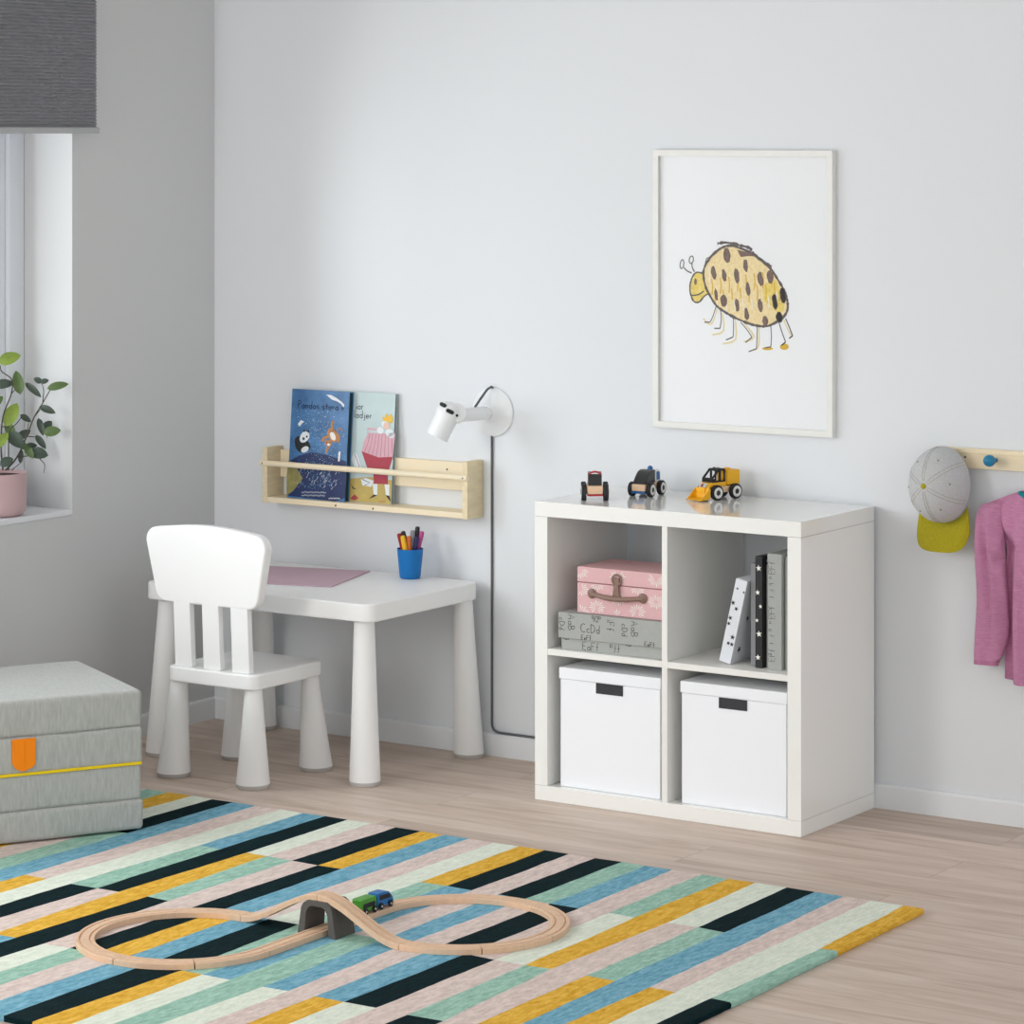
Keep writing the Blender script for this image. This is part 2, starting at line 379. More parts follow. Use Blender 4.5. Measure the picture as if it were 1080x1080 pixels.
for k in range(len(RX)-1):
    for j in range(len(YS)-1):
        f = bm.faces.new((V[k][j], V[k][j+1], V[k+1][j+1], V[k+1][j])); f.material_index = m.mi(RM[RC[k][YS[j][0]]])
bmesh.ops.recalc_face_normals(bm, faces=bm.faces)
if bm.faces[0:1] and list(bm.faces)[0].normal.z < 0: bmesh.ops.reverse_faces(bm, faces=bm.faces)
be = [e for e in bm.edges if len(e.link_faces) == 1]
src = {e: e.link_faces[0].material_index for e in be}
ex = {}
cx_, cy_ = 1.54, -1.76
for e in be:
    for v in e.verts:
        if v not in ex:
            ex[v] = bm.verts.new((v.co.x+(.003 if v.co.x > cx_ else -.003)*(abs(v.co.x-cx_) > 1.1), v.co.y, v.co.z-.004)), bm.verts.new((v.co.x+(.002 if v.co.x > cx_ else -.002)*(abs(v.co.x-cx_) > 1.1), v.co.y, .0005))
for e in be:
    a, b = e.verts
    for q in ((a, b, ex[b][0], ex[a][0]), (ex[a][0], ex[b][0], ex[b][1], ex[a][1])):
        f = bm.faces.new(q); f.material_index = src[e]
bmesh.ops.recalc_face_normals(bm, faces=bm.faces)
rug = m.build('rug', loc=(1.54, -1.76, 0), smooth=60)
tag(rug, 'large wool rug with offset stripes in yellow, black, white, pink, blue and green', 'rug')

# ------------------------------------------------------------------ children's table
tb = thing('childrens_table', 'white plastic table on four thick conical legs by the back wall', 'table', (.57, -.29, 0))
m = MB(); m.prism(rrect(.193, .964, -.545, -.035, .032), .432, .480, WHITE_PLASTIC, .005, 3); m.build('tabletop', tb)
def cone_leg(parent, fx, fy, tx_, ty_, z1, r0, r1):
    m = MB(); n = 14; rows = []; seg = 32
    prof = [(0, r0*.9), (.004, r0*.97), (.012, r0)]+[(.012+(z1-.012)*k/n, r0+(r1-r0)*(k/n)**.9) for k in range(1, n+1)]
    for z, r in prof:
        t = z/z1; cx, cy = fx+(tx_-fx)*t, fy+(ty_-fy)*t
        rows.append([(cx+r*math.cos(2*math.pi*k/seg), cy+r*math.sin(2*math.pi*k/seg), z) for k in range(seg)])
    m.grid(rows[2:], WHITE_PLASTIC, closed=True, cap=True)
    lg = m.build('leg', parent)
    f = MB(); f.grid(rows[:3], GREY_FOOT, closed=True, cap=True); f.build('foot_cap', lg, label='grey rubber foot cap')
for fx, tx_ in ((.220, .238), (.917, .905)):
    for fy, ty_ in ((-.505, -.492), (-.055, -.076)):
        br_ = fx > .5 and fy > -.3
        cone_leg(tb, fx+(.023 if br_ else 0), fy, tx_+(.022 if br_ else 0), ty_+(.008 if br_ else 0), .433, .0415, .027)

# children's chair
ch = thing('childrens_chair', 'white plastic chair with a rounded backrest on slats, on conical legs', 'chair', (.565, -.56, 0))
m = MB(); m.prism(rrect(.431, .731, -.736, -.430, .03), .260, .300, WHITE_PLASTIC, .005, 3); m.build('seat', ch)
for fx, tx_ in ((.425, .450), (.694, .700)):
    for fy, ty_ in ((-.695, -.700), (-.423, -.458)):
        cone_leg(ch, fx, fy, tx_, ty_, .261, .045, .0225)
def backxf(a, b, c):     # a across, b up, c depth; leans back as it rises
    lean = -.692-(b-.30)*.05+.05*((a-.574)**2)
    return (a, lean+c, b)
m = MB()
out = []
DX = .019
def corner(cx, cz, r, a0, a1, n=8):
    return [(cx+r*math.cos(math.radians(a0+(a1-a0)*k/n)), cz+r*math.sin(math.radians(a0+(a1-a0)*k/n))) for k in range(n+1)]
out += corner(.372+.036+DX, .468+.036, .036, 185, 270)
out += corner(.722-.036+DX, .468+.036, .036, 270, 355)
out += corner(.748-.036+DX, .668-.040, .038, 0, 82)
out += [(.70+DX-.30*k/12, .666+.013*math.sin(math.pi*(k+.5)/13)) for k in range(1, 12)]
out += corner(.345+.038+DX, .668-.040, .038, 98, 180)
m.prism(out, -.031, 0, WHITE_PLASTIC, .006, 3, xf=backxf, angle=40); m.build('backrest', ch)
for cx in (.481, .578, .674):
    m = MB(); m.prism([(cx-.029, .300), (cx+.029, .300), (cx+.028, .475), (cx-.028, .475)], -.030, -.010, WHITE_PLASTIC, .003, 2, xf=backxf)
    m.build('back_slat', ch)

# desk pad on the table
m = MB(); PADM = mat('pad_mauve', (200, 170, 184), .6, .3, noise=.02, nscale=40)
m.prism([(.306, -.137), (.604, -.054), (.692, -.352), (.394, -.435)], .4802, .4836, PADM, .001)
tag(m.build('desk_pad', loc=(.5, -.25, .48)), 'thin mauve desk pad lying flat on the white table', 'desk pad')

# pen cup
cup = Vector((.768, -.092, .4802)); BLUE = mat('cup_blue', (0, 112, 184), .45, .4)
m = MB(); m.lathe([(.0001, 0), (.0255, 0), (.029, .004), (.0362, .080), (.0372, .082), (.0350, .082), (.0344, .076), (.0278, .008), (.0001, .006)], BLUE, cup, seg=40)
tag(m.build('pen_cup', loc=cup), 'small blue plastic cup holding felt pens on the white table', 'cup')
pens = [('dark red', (150, 22, 34), -.019, -.011, -14, 2, .128), ('black-tipped', (40, 42, 48), -.010, .010, -12, -3, .131), ('yellow', (240, 190, 30), -.013, -.019, -10, 6, .122), ('orange', (222, 112, 44), -.002, -.013, -3, 4, .120),
        ('grey', (138, 140, 146), .007, -.003, 0, 0, .134), ('black', (26, 26, 34), .016, .009, 4, -4, .143), ('dark blue', (34, 32, 92), .014, -.010, 7, 5, .117), ('magenta', (186, 72, 140), .021, .002, 14, 0, .132)]
for nm, c, dx, dy, tx_, ty_, L_ in pens:
    pm = mat('pen_'+nm.replace(' ', '_'), c, .35, .5)
    # dx runs along the picture's horizontal (camera right), dy away from the camera
    R_ = Vector((.833, .553, 0)); D_ = Vector((-.553, .833, 0))
    top = cup+R_*dx+D_*dy; top.z = cup.z+.079
    ax = (R_*math.tan(math.radians(tx_))+D_*math.tan(math.radians(-ty_))*.5+Vector((0, 0, 1))).normalized()
    base = top-ax*(.070)
    bx = base.xy-cup.xy
    if bx.length > .0165: base.x, base.y = (cup.xy+bx.normalized()*.0165); ax = (top-base).normalized()
    t = thing('felt_pen', '%s felt pen standing in the blue cup' % nm, 'pen', base, group='felt pens in the blue cup')
    e = L_-.010
    m = MB(); m.lathe([(.0001, 0), (.0045, 0), (.0062, .003), (.0064, e*.52), (.0062, e*.53)], pm, base, ax, 14); m.build('barrel', t)
    m = MB(); m.lathe([(.0068, e*.53), (.0070, e*.55), (.0068, e-.006), (.0052, e-.001), (.0001, e)], pm, base, ax, 14); m.build('cap', t)

# ------------------------------------------------------------------ folding mattress
fm = thing('folding_mattress', 'grey folding foam mattress stacked in four layers on the rug', 'mattress', (.812, -1.275, .0165), math.atan2(.870, .493))
FAB = text_fabric('grey_upholstery', (170, 172, 168), (180, 182, 178), (12, 12, 2), 14, .45, 60)
HS = [0, .073, .1615, .250, .338]
for k in range(4):
    m = MB(); soft_box(m, .352, .236, (HS[k+1]-HS[k])/2+.0005, .010, FAB, c=(-.352+(.003, -.002, .0, -.001)[k], .236+(0, .002, -.001, .001)[k], (HS[k]+HS[k+1])/2), n=16, puff=.003, wob=.0006, seed=k)
    m.build('cushion', fm, local=True, smooth=60)
m = MB(); m.box(-.70, -.002, -.0035, .004, HS[2]-.0035, HS[2]+.0035, mat('yellow_piping', (236, 205, 20), .6, .3), .0015); m.build('yellow_zip', fm, local=True, label='yellow zip line between the middle layers')
m = MB(); OR = mat('orange_webbing', (250, 140, 20), .7, .2, bump=.4, bscale=600)
tabo = [(-.320, .268), (-.262, .268), (-.262, .205), (-.270, .197), (-.290, .190), (-.300, .191), (-.312, .198), (-.320, .212)]
m.prism([(a-.011, b-.020) for a, b in tabo], -.0085, -.0055, OR, .0008, xf=lambda a, b, c: (a, c, b)); m.box(-.304, -.301, -.0095, -.0080, .182, .246, OR)
m.build('orange_tab', fm, local=True, label='orange pull tab on the front')

# ------------------------------------------------------------------ shelving unit
K0, K1, KY0, KY1 = 1.383, 2.155, -.404, -.0135; KT = .765; t_ = .038
ku = thing('cube_shelving_unit', 'glossy white cube shelving unit with four compartments against the wall', 'shelving unit', ((K0+K1)/2, (KY0+KY1)/2, 0))
def part(name, parent, *a, **k):
    m = MB(); m.box(*a, **k); return m.build(name, parent)
part('top_panel', ku, K0, K1, KY0, KY1, KT-t_, KT, WHITE_LACQ, bev=.0012)
part('bottom_panel', ku, K0, K1, KY0, KY1, .0, t_, WHITE_LACQ, bev=.0012)
part('side_panel', ku, K0, K0+t_, KY0, KY1, t_+.0004, KT-t_-.0004, WHITE_LACQ, bev=.001)
part('side_panel', ku, K1-t_, K1, KY0, KY1, t_+.0004, KT-t_-.0004, WHITE_LACQ, bev=.001)
kc = (K0+K1)/2
part('divider', ku, kc-.008, kc+.008, KY0+.001, KY1, t_, KT-t_, WHITE_LACQ2, bev=.0008)
part('shelf', ku, K0+t_, kc-.008, KY0+.001, KY1, .374, .390, WHITE_LACQ2, bev=.0008)
part('shelf', ku, kc+.008, K1-t_, KY0+.001, KY1, .374, .390, WHITE_LACQ2, bev=.0008)

# storage boxes
for i, (x0, x1, lab) in enumerate(((1.4445, 1.7475, 'plain white lidded box in the lower compartment nearer the table'), (1.804, 2.106, 'plain white lidded box in the lower compartment nearer the cap and shirt'))):
    y0 = -.386; b = thing('storage_box', lab, 'box', ((x0+x1)/2, -.23, t_+.0003), group='white boxes in the shelving unit')
    m = MB(); m.box(x0+.003, x1-.003, y0+.003, -.075, t_+.0003, .313, WHITE_BOX, .002); bd = m.build('box_body', b)
    m = MB(); m.box(x0, x1, y0, -.072, .3135, .343, WHITE_BOX, .002); m.build('lid', b)
    lx = x0+(.111 if i == 0 else .110)
    m = MB(); m.box(lx, lx+.080, y0+.0010, y0+.0032, .286, .3125, CHARCOAL, .0006); m.build('label_plate', bd, label='dark grey label on the front')

# alphabet boxes (lying and standing)
ALPHA = mat('grey_card', (170, 172, 168), .75, .2, noise=.03, nscale=60); INK = mat('ink', (52, 52, 54), .8, .1)
def alpha_pattern(mb, xf, W_, H_, lid=True):
    """rows and columns of child-like letters on a W_ x H_ panel, repeating every 188 mm"""
    for rep in range(3):
        X = rep*.188
        def w_(t, x, y, h, rot):
            x += X; n = sum(max(a for st in G[c] for a, b in st)+.22 for c in t)*h
            x1 = x+(n if rot == 0 else (h if rot < 0 else -n))
            if max(x, x1) > W_-.002: return
            write(mb, t, x, y, h, .0014, INK, xf, rot)
        if lid:
            w_('cDd', .003, H_-.014, .017, -math.pi/2); w_('AaB', .030, H_-.004, .020, -math.pi/2)
            w_('CcDd', .068, H_-.045, .0215, 0); w_('aDb', .128, H_-.0015, .0150, math.pi)
            w_('iFf', .146, H_-.006, .021, -math.pi/2)
            w_('EeFf', .070, .0005, .012, 0)
        else:
            w_('iaF', .004, H_-.003, .018, 0); w_('EaFf', .064, .003, .020, 0); w_('ffa', .166+.008, H_-.003, .018, math.pi)
al = thing('alphabet_box', 'flat grey box printed with hand-drawn letters, lying under the pink suitcase', 'box', (1.6, -.22, .3903))
m = MB(); m.box(1.452, 1.757, -.385, -.105, .3905, .452, ALPHA, .001)
alpha_pattern(m, lambda a, b: (1.452+a, -.3853, .3905+b), .302, .027, False); m.build('box_body', al)
m = MB(); m.box(1.446, 1.758, -.391, -.100, .4195, .4845, ALPHA, .001)
alpha_pattern(m, lambda a, b: (1.446+a, -.3913, .4195+b), .311, .065); m.build('lid', al)

# pink suitcase
SC = Vector((1.62, -.22, .4848)); PINK = mat('pink_card', (222, 178, 180), .6, .3, noise=.02, nscale=50); DAISY = mat('daisy_white', (240, 238, 230), .7, .2)
BROWN = mat('brown_leather', (138, 110, 98), .5, .4, noise=.1, nscale=60)
sc_ = thing('toy_suitcase', 'small pink suitcase patterned with white daisies and a brown handle', 'suitcase', SC)
def daisies(mb, x0, z0, z1, x1, y, seed):
    for (cx, cz) in ((.060, .077), (.180, .077), (.122, .100), (.010, .105), (.012, .060), (.060, .018), (.180, .018), (.122, .046), (.122, .000), (.235, .102), (.235, .046), (.012, .003)):
        Z = SC.z+cz; X = x0+cx; n = 16
        for k in range(n):
            a = 2*math.pi*k/n+.1; l = .027*(1 if k % 2 == 0 else .86)
            pts = [(X+.003*math.cos(a), Z+.003*math.sin(a)*.8), (X+l*.75*math.cos(a-.08), Z+l*.75*math.sin(a-.08)*.72), (X+l*math.cos(a), Z+l*math.sin(a)*.72), (X+l*.75*math.cos(a+.08), Z+l*.75*math.sin(a+.08)*.72)]
            if all(z0 < p[1] < z1 and x0+.002 < p[0] < x1 for p in pts): mb.poly([(p[0], y, p[1]) for p in pts], DAISY)
x0, x1 = 1.491, 1.759
m = MB(); m.box(x0, x1, -.372, -.205, SC.z, SC.z+.0775, PINK, .003); daisies(m, x0, SC.z+.002, SC.z+.0765, x1-.003, -.3723, 1); m.build('case_body', sc_)
m = MB(); m.box(x0, x1, -.3722, -.2048, SC.z+.0785, SC.z+.118, PINK, .003); daisies(m, x0, SC.z+.0795, SC.z+.116, x1-.003, -.3725, 1); m.build('case_lid', sc_)
hx0, hx1, hz = 1.537, 1.688, SC.z+.052
m = MB(); pts = [(hx0+(hx1-hx0)*k/14, -.376-.012*math.sin(math.pi*k/14), hz-.006*math.sin(math.pi*k/14)) for k in range(15)]
m.tube(pts, [.0055+.0012*math.sin(math.pi*k/14) for k in range(15)], BROWN, 10)
for hx in (hx0, hx1): m.lathe([(.0001, 0), (.012, 0), (.013, .002), (.010, .005), (.005, .006), (.0045, .008), (.0001, .0085)], BROWN, (hx, -.3725, hz), (0, -1, 0), 18)
m.build('handle', sc_, label='brown leather handle')
m = MB(); cxm = (hx0+hx1)/2
m.prism([(cxm-.011, SC.z+.050), (cxm+.011, SC.z+.050), (cxm+.007, SC.z+.072), (cxm+.009, SC.z+.080), (cxm-.009, SC.z+.080), (cxm-.007, SC.z+.072)], .003, .0075, BROWN, .0012, xf=lambda a, b, c: (a, -.3722-c-.002, b))
pts = [(cxm+.013*math.cos(t), -.377, SC.z+.093+.013*math.sin(t)) for t in [2*math.pi*k/20 for k in range(21)]]
m.tube(pts, .0024, BROWN, 8, cap=False); m.box(cxm-.007, cxm+.007, -.3775, -.3727, SC.z+.078, SC.z+.098, BROWN, .001)
m.build('latch', sc_, label='brown buckle latch')

# standing files in the upper compartment beside the divider
STARW = mat('star_card', (225, 228, 233), .6, .3); GREYF = mat('grey_folder', (140, 140, 143), .7, .2); BLKF = mat('black_folder', (30, 30, 33), .5, .4)
z0 = .3903
# leaning white box with stars
x_, w_, h_, d_ = 1.896, .033, .214, .19
le = thing('magazine_file', 'white file box with black stars leaning at the open end of the row', 'file box', (x_+.02, -.25, z0))
sh = .052/ .207
def lxf(a, b, c):  # a across, b depth, c up (leaning towards +x)
    th = math.atan(.235); return (x_+a*math.cos(th)+c*math.sin(th), b, z0+a*-math.sin(th)+c*math.cos(th)+w_*math.sin(th))
m = MB(); m.box(0, w_, -.352, -.352+d_, 0, h_, STARW, .0012, xf=lxf)
for (a, c, r) in ((.006, .152, .0052), (.018, .140, .0048), (.007, .113, .005), (.006, .098, .0045), (.024, .068, .0055), (.016, .050, .0045), (.026, .050, .0048), (.010, .190, .003), (.029, .186, .003)):
    fillp(m, star(a, c, r*1.35, .4+a*50), BLACK, lambda p, q: lxf(p, -.3524, q))
for (b, c, r) in ((.05, .20, .005), (.04, .115, .006), (.10, .12, .006), (.03, .035, .008), (.12, .05, .007), (.15, .17, .006)):
    fillp(m, star(b, c, r*1.3, .7+b*9), BLACK, lambda p, q: lxf(w_+.0004, -.352+p, q))
m.build('file_body', le)
m = MB(); m.box(.002, w_-.002, -.350, -.354+d_, h_-.001, h_+.001, PAPER, xf=lxf); m.build('paper_edge', le)
def folder(name, lab, x0, x1, y0, y1, h, mt, bev=.0012, draw=None):
    t = thing(name, lab, 'file', ((x0+x1)/2, (y0+y1)/2, z0), group='files in the shelving unit')
    m = MB(); m.box(x0, x1, y0, y1, z0, z0+h, mt, bev)
    if draw: draw(m)
    m.build('file_body', t); return t
folder('document_folder', 'plain grey folder behind the leaning starred box', 1.9795, 1.9998, -.340, -.12, .254, GREYF)
def blk(m):
    for (x, z, r) in ((2.011, .246, .0075), (2.008, .186, .0065), (2.016, .152, .005), (2.006, .117, .005), (2.012, .084, .0075), (2.009, .026, .007)):
        fillp(m, star(x, z0+z, r*1.12, 1.2+x*9), DAISY, lambda a, b: (a, -.3563, b))
    for (y, z) in ((-.33, .262), (-.25, .240), (-.30, .268)): fillp(m, star(y, z0+z, .006, .5), DAISY, lambda a, b: (2.0213, a, b))
folder('document_folder', 'black folder with white stars standing between two grey ones', 2.001, 2.021, -.356, -.12, .275, BLKF, draw=blk)
folder('document_folder', 'thin grey folder squeezed beside the black starred one', 2.0225, 2.0355, -.338, -.12, .254, ALPHA)
def alf(m):
    s = .017
    xf = lambda a, b: (a, -.3583, b)
    for zz in (.262, .235, .208, .160, .132, .100, .072): 
        pass
    for i, (tx_, zz) in enumerate((('i', .245), ('a', .228), ('b', .212), ('F', .196), ('f', .180), ('c', .150), ('i', .135), ('a', .118), ('g', .100), ('F', .084), ('f', .066), ('e', .040))):
        write(m, tx_, 2.042, z0+zz, .012, .0009, INK, xf, -math.pi/2)
    for zz in (.235, .125, .020): write(m, 'EFf', 2.057, z0+zz, s, .0011, INK, xf, math.pi/2)
    yf = lambda a, b: (2.0763, a, b)
alb = folder('alphabet_file', 'tall grey file box printed with letters at the end panel', 2.037, 2.076, -.358, -.12, .283, ALPHA, draw=alf)
m = MB(); m.box(2.0365, 2.0765, -.3585, -.1195, z0+.270, z0+.2850, ALPHA, .001); m.build('lid', alb)
folder('alphabet_file', 'grey letter-printed file pushed against the shelving side panel', 2.0785, 2.111, -.345, -.12, .278, ALPHA,
       draw=lambda m: [write(m, tx_, 2.103, z0+zz, .016, .001, INK, lambda a, b: (a, -.3453, b), math.pi/2) for tx_, zz in (('EFf', .02), ('Ccd', .09), ('EFf', .16), ('Aa', .22))])

# ------------------------------------------------------------------ toy cars
TIRE = mat('tire_black', (34, 34, 37), .6, .4); RING = mat('wheel_ring', (226, 226, 222), .5, .4); RED = mat('toy_red', (176, 30, 46), .4, .5)
TBLUE = mat('toy_blue', (18, 96, 160), .4, .5); TWHITE = mat('toy_white', (232, 234, 234), .4, .5); TYEL = mat('toy_yellow', (240, 178, 14), .4, .5)
WOOD = mat('toy_wood', (232, 198, 164), .55, .3, noise=.05, nscale=60, stretch=(1, 6, 1)); DARK = mat('toy_dark', (44, 45, 44), .4, .5)
def wheel(par, x, y, r, w_):
    s = 1 if x > 0 else -1
    m = MB(); m.lathe([(.0001, -w_/2), (r*.93, -w_/2), (r, -w_/2+.0015), (r, w_/2-.0015), (r*.93, w_/2), (r*.72, w_/2+.0002), (.0001, w_/2+.0002)], TIRE, (x, y, r), (s, 0, 0), 30)
    wh = m.build('wheel', par, local=True)
    m = MB(); m.lathe([(r*.74, w_/2), (r*.72, w_/2+.0012), (r*.38, w_/2+.0012), (r*.36, w_/2+.0002), (.0001, w_/2+.0002)], RING, (x, y, r), (s, 0, 0), 30); m.build('hub_ring', wh, local=True)
    m = MB(); m.lathe([(.0001, w_/2), (r*.34, w_/2), (r*.30, w_/2+.0016), (.0001, w_/2+.002)], DARK, (x, y, r), (s, 0, 0), 20); m.build('hub_cap', wh, local=True)
ZT = KT+.0002
# red-roofed car, facing the room
c1 = thing('toy_car', 'toy car with a red bumper and dark windscreen, nearest the shelf corner', 'toy car', (1.491, -.287, ZT), math.radians(33.6), group='toy vehicles on the shelving unit')
for sx in (-1, 1):
    for sy in (-1, 1): wheel(c1, sx*.0285, sy*.025, .0215, .0125)
m = MB(); m.box(-.0205, .0205, -.042, .045, .017, .0385, WOOD, .003); m.build('wooden_body', c1, local=True)
m = MB(); m.box(-.0205, .0205, -.0435, .0445, .0125, .0172, RED, .0015); m.build('bumper', c1, local=True, label='red bumper strip')
m = MB(); m.prism([(-.030, .0385), (.034, .0385), (.030, .066), (.020, .070), (-.018, .070), (-.0225, .066)], -.0175, .0175, DARK, .002, xf=lambda a, b, c: (c, a, b)); m.build('cabin', c1, local=True, label='dark windscreen and cabin')
m = MB(); ar = arc(0, .060, .0185, .0155, 0, 180, 14); ar2 = arc(0, .060, .0155, .0115, 180, 0, 14)
m.prism(ar+ar2, -.022, -.014, RED, .0006, xf=lambda a, b, c: (a, c, b), angle=50)
m.prism(arc(0, .0605, .0150, .0108, 10, 170, 14), -.021, .022, TWHITE, .0006, xf=lambda a, b, c: (a, c, b), angle=50); m.build('roof_arch', c1, local=True, label='red roof arch')
# police car
c2 = thing('toy_car', 'toy police car with a blue light on its roof and blue rear window', 'toy car', (1.559, -.135, ZT), math.radians(5), group='toy vehicles on the shelving unit')
for sx in (-1, 1):
    for sy in (-1, 1): wheel(c2, sx*.0265, (-.036 if sy < 0 else .026), .0190, .0115)
m = MB(); m.box(-.0195, .0195, -.057, .044, .0155, .0335, WOOD, .003); m.build('wooden_body', c2, local=True)
m = MB(); m.box(-.0195, .0195, -.0585, -.0, .0095, .0157, TBLUE, .0018); m.build('bumper', c2, local=True, label='blue front bumper')
m = MB(); m.prism([(-.053, .0335), (.008, .0335), (.008, .067), (-.012, .0675), (-.025, .063), (-.038, .052), (-.047, .042)], -.0185, .0185, DARK, .0025, xf=lambda a, b, c: (c, a, b)); m.build('windscreen', c2, local=True, label='dark rounded windscreen')
m = MB(); m.prism([(.008, .0335), (.040, .0335), (.038, .060), (.032, .066), (.008, .067)], -.0185, .0185, TWHITE, .0025, xf=lambda a, b, c: (c, a, b)); cb = m.build('cabin', c2, local=True, label='white rear cabin')
m = MB(); m.prism([(.014, .040), (.034, .040), (.033, .058), (.028, .061), (.014, .061)], -.0192, .0192, TBLUE, .0006, xf=lambda a, b, c: (c, a, b)); m.build('window', cb, local=True)
m = MB(); m.lathe([(.0075, 0), (.0072, .004), (.0050, .0085), (.0001, .0105)], TBLUE, (0, .014, .066), (0, 0, 1), 20); m.build('roof_light', c2, local=True, label='blue roof light')
# yellow loader
c3 = thing('toy_loader', 'yellow toy wheel loader with a front bucket', 'toy vehicle', (1.752, -.093, ZT), math.radians(-17), group='toy vehicles on the shelving unit')
for sx in (-1, 1):
    for sy, dy in ((-.036, 0), (.030, 0)): wheel(c3, sx*.0255, sy, .0195, .012)
m = MB(); m.box(-.018, .018, -.048, .046, .0175, .034, WOOD, .002); m.build('wooden_chassis', c3, local=True)
m = MB(); m.prism([(-.064, .020), (-.050, .017), (-.050, .034), (.003, .034), (.003, .0445), (-.040, .0445), (-.055, .040)][:0] or [(-.062, .022), (-.050, .034), (.004, .034), (.004, .0455), (-.046, .0455), (-.058, .038)], -.0195, .0195, TYEL, .002, xf=lambda a, b, c: (c, a, b)); m.build('hood', c3, local=True, label='yellow hood')
m = MB(); m.box(-.021, .021, .006, .052, .0355, .074, TYEL, .004); m.build('rear_block', c3, local=True, label='yellow rear block')
m = MB(); m.lathe([(.009, 0), (.009, .003), (.007, .0045), (.0001, .0045)], TYEL, (0, .024, .074), (0, 0, 1), 18); m.build('filler_cap', c3, local=True)
m = MB()
for s in (-1, 1):
    x = s*.0165
    m.tube([(x, -.045, .046), (x, -.045, .054), (x, -.022, .076), (x, -.001, .076), (x, -.001, .047), (x, -.043, .047)], .0031, BLACK, 8)
    m.tube([(x, -.017, .076), (x, -.017, .047)], .0031, BLACK, 8)
for y, z in ((-.045, .054), (-.022, .076), (-.001, .076), (-.045, .047)): m.tube([(-.0165, y, z), (.0165, y, z)], .0031, BLACK, 8)
m.box(-.0165, .0165, -.022, -.001, .0755, .0775, DARK)
for x in (-.009, .009): m.lathe([(.003, 0), (.003, .004), (.0001, .005)], DARK, (x, -.014, .077), (0, 0, 1), 10)
m.build('cab_frame', c3, local=True, label='black cab frame')
m = MB()
sec = [(-.066, .030), (-.090, .006), (-.094, .004), (-.091, .003), (-.068, .003), (-.062, .010), (-.060, .028)]
# bucket: back, floor and two cheeks, open towards the front
m.prism([(-.062, .032), (-.058, .030), (-.060, .004), (-.092, .002), (-.094, .005), (-.066, .008)], -.027, .027, TYEL, .0006, xf=lambda a, b, c: (c, a, b))
for s in (-1, 1): m.prism([(-.062, .032), (-.066, .008), (-.092, .004)], s*.027, s*.0245, TYEL, 0, xf=lambda a, b, c: (c, a, b))
for k in range(7): m.prism([(-.0240+.008*k-.0022, -.092), (-.0240+.008*k+.0022, -.092), (-.0240+.008*k+.0012, -.098), (-.0240+.008*k-.0012, -.098)], .0025, .0048, TYEL)
m.build('bucket', c3, local=True, label='yellow bucket with teeth')
m = MB(); m.box(-.0125, .0125, -.0665, -.050, .0185, .034, TYEL, .002); m.prism([(-.013, .034), (.013, .034), (.013, .044), (-.013, .044)], 0, .0006, TWHITE, xf=lambda a, b, c: (a, -.0545-.9*(.044-b)-.001, b-.0005) )
m.prism([(-.006, .0355), (.000, .0355), (.000, .042), (-.006, .042)], 0, .0004, RED, xf=lambda a, b, c: (a, -.0550-.9*(.044-b)-.0012, b)); m.build('lift_arm', c3, local=True)

# ------------------------------------------------------------------ picture
PX0, PX1, PZ0, PZ1 = 5.689-4.184, 5.689-4.184+.534, .931, .931+.734
pf = thing('framed_picture', 'tall white-framed picture of a spotted yellow bug above the shelving', 'picture', ((PX0+PX1)/2, -.01, PZ0))
fr = .0165; m = MB(); prof = [(0, 0), (0, -.020), (.002, -.021), (fr-.002, -.021), (fr, -.020), (fr, -.0125), (fr, 0)]
cs = [(PX0, PZ0, 1, 1), (PX1, PZ0, -1, 1), (PX1, PZ1, -1, -1), (PX0, PZ1, 1, -1)]
rws = [[(x+sx*a, y, z+sz*a) for a, y in prof] for x, z, sx, sz in cs]; rws.append(rws[0])
m.grid(rws, FRAME, closed=True); m.build('frame', pf)
YP = -.0095
m = MB(); m.box(PX0+fr-.001, PX1-fr+.001, YP, -.003, PZ0+fr-.001, PZ1-fr+.001, mat('print_paper', (243, 245, 247), .6, .3))
BF = mat('crayon_buff', (240, 216, 160), .8, .2, noise=.06, nscale=110, rgb2=(243, 228, 186)); BY = mat('crayon_yellow', (234, 208, 112), .8, .2, noise=.08, nscale=90, rgb2=(238, 220, 140))
BS = mat('crayon_grey', (112, 106, 104), .8, .2, noise=.2, nscale=120); BP = mat('crayon_brown', (132, 112, 106), .8, .2, noise=.25, nscale=120); BO = mat('crayon_ochre', (222, 184, 74), .8, .2, noise=.1, nscale=90); BK = mat('crayon_black', (66, 62, 62), .8, .2)
def dxf(off):
    def f(cx, cy):
        p = at(710+cx/7.714, 240+cy/7.714, 1, YP); return (p.x, YP-off, p.z)
    return f
cu = lambda pts, n=5: [tuple(Vector(pts[i]).lerp(Vector(pts[(i+1) % len(pts)]), k/n)) for i in range(len(pts)) for k in range(n)]
def smooth_loop(pts, n=6, closed=True):
    N_ = len(pts); out = []
    rng = range(N_ if closed else N_-1)
    for i in rng:
        p0 = Vector(pts[(i-1) % N_] if closed or i > 0 else pts[i]); p1 = Vector(pts[i]); p2 = Vector(pts[(i+1) % N_]); p3 = Vector(pts[(i+2) % N_] if closed or i+2 < N_ else pts[i+1])
        for k in range(n):
            t = k/n; out.append(tuple(.5*((2*p1)+(-p0+p2)*t+(2*p0-5*p1+4*p2-p3)*t*t+(-p0+3*p1-3*p2+p3)*t**3)))
    if not closed: out.append(tuple(pts[-1]))
    return out
S1 = .00022; SW = 1/7.714/393*1.0*1.12
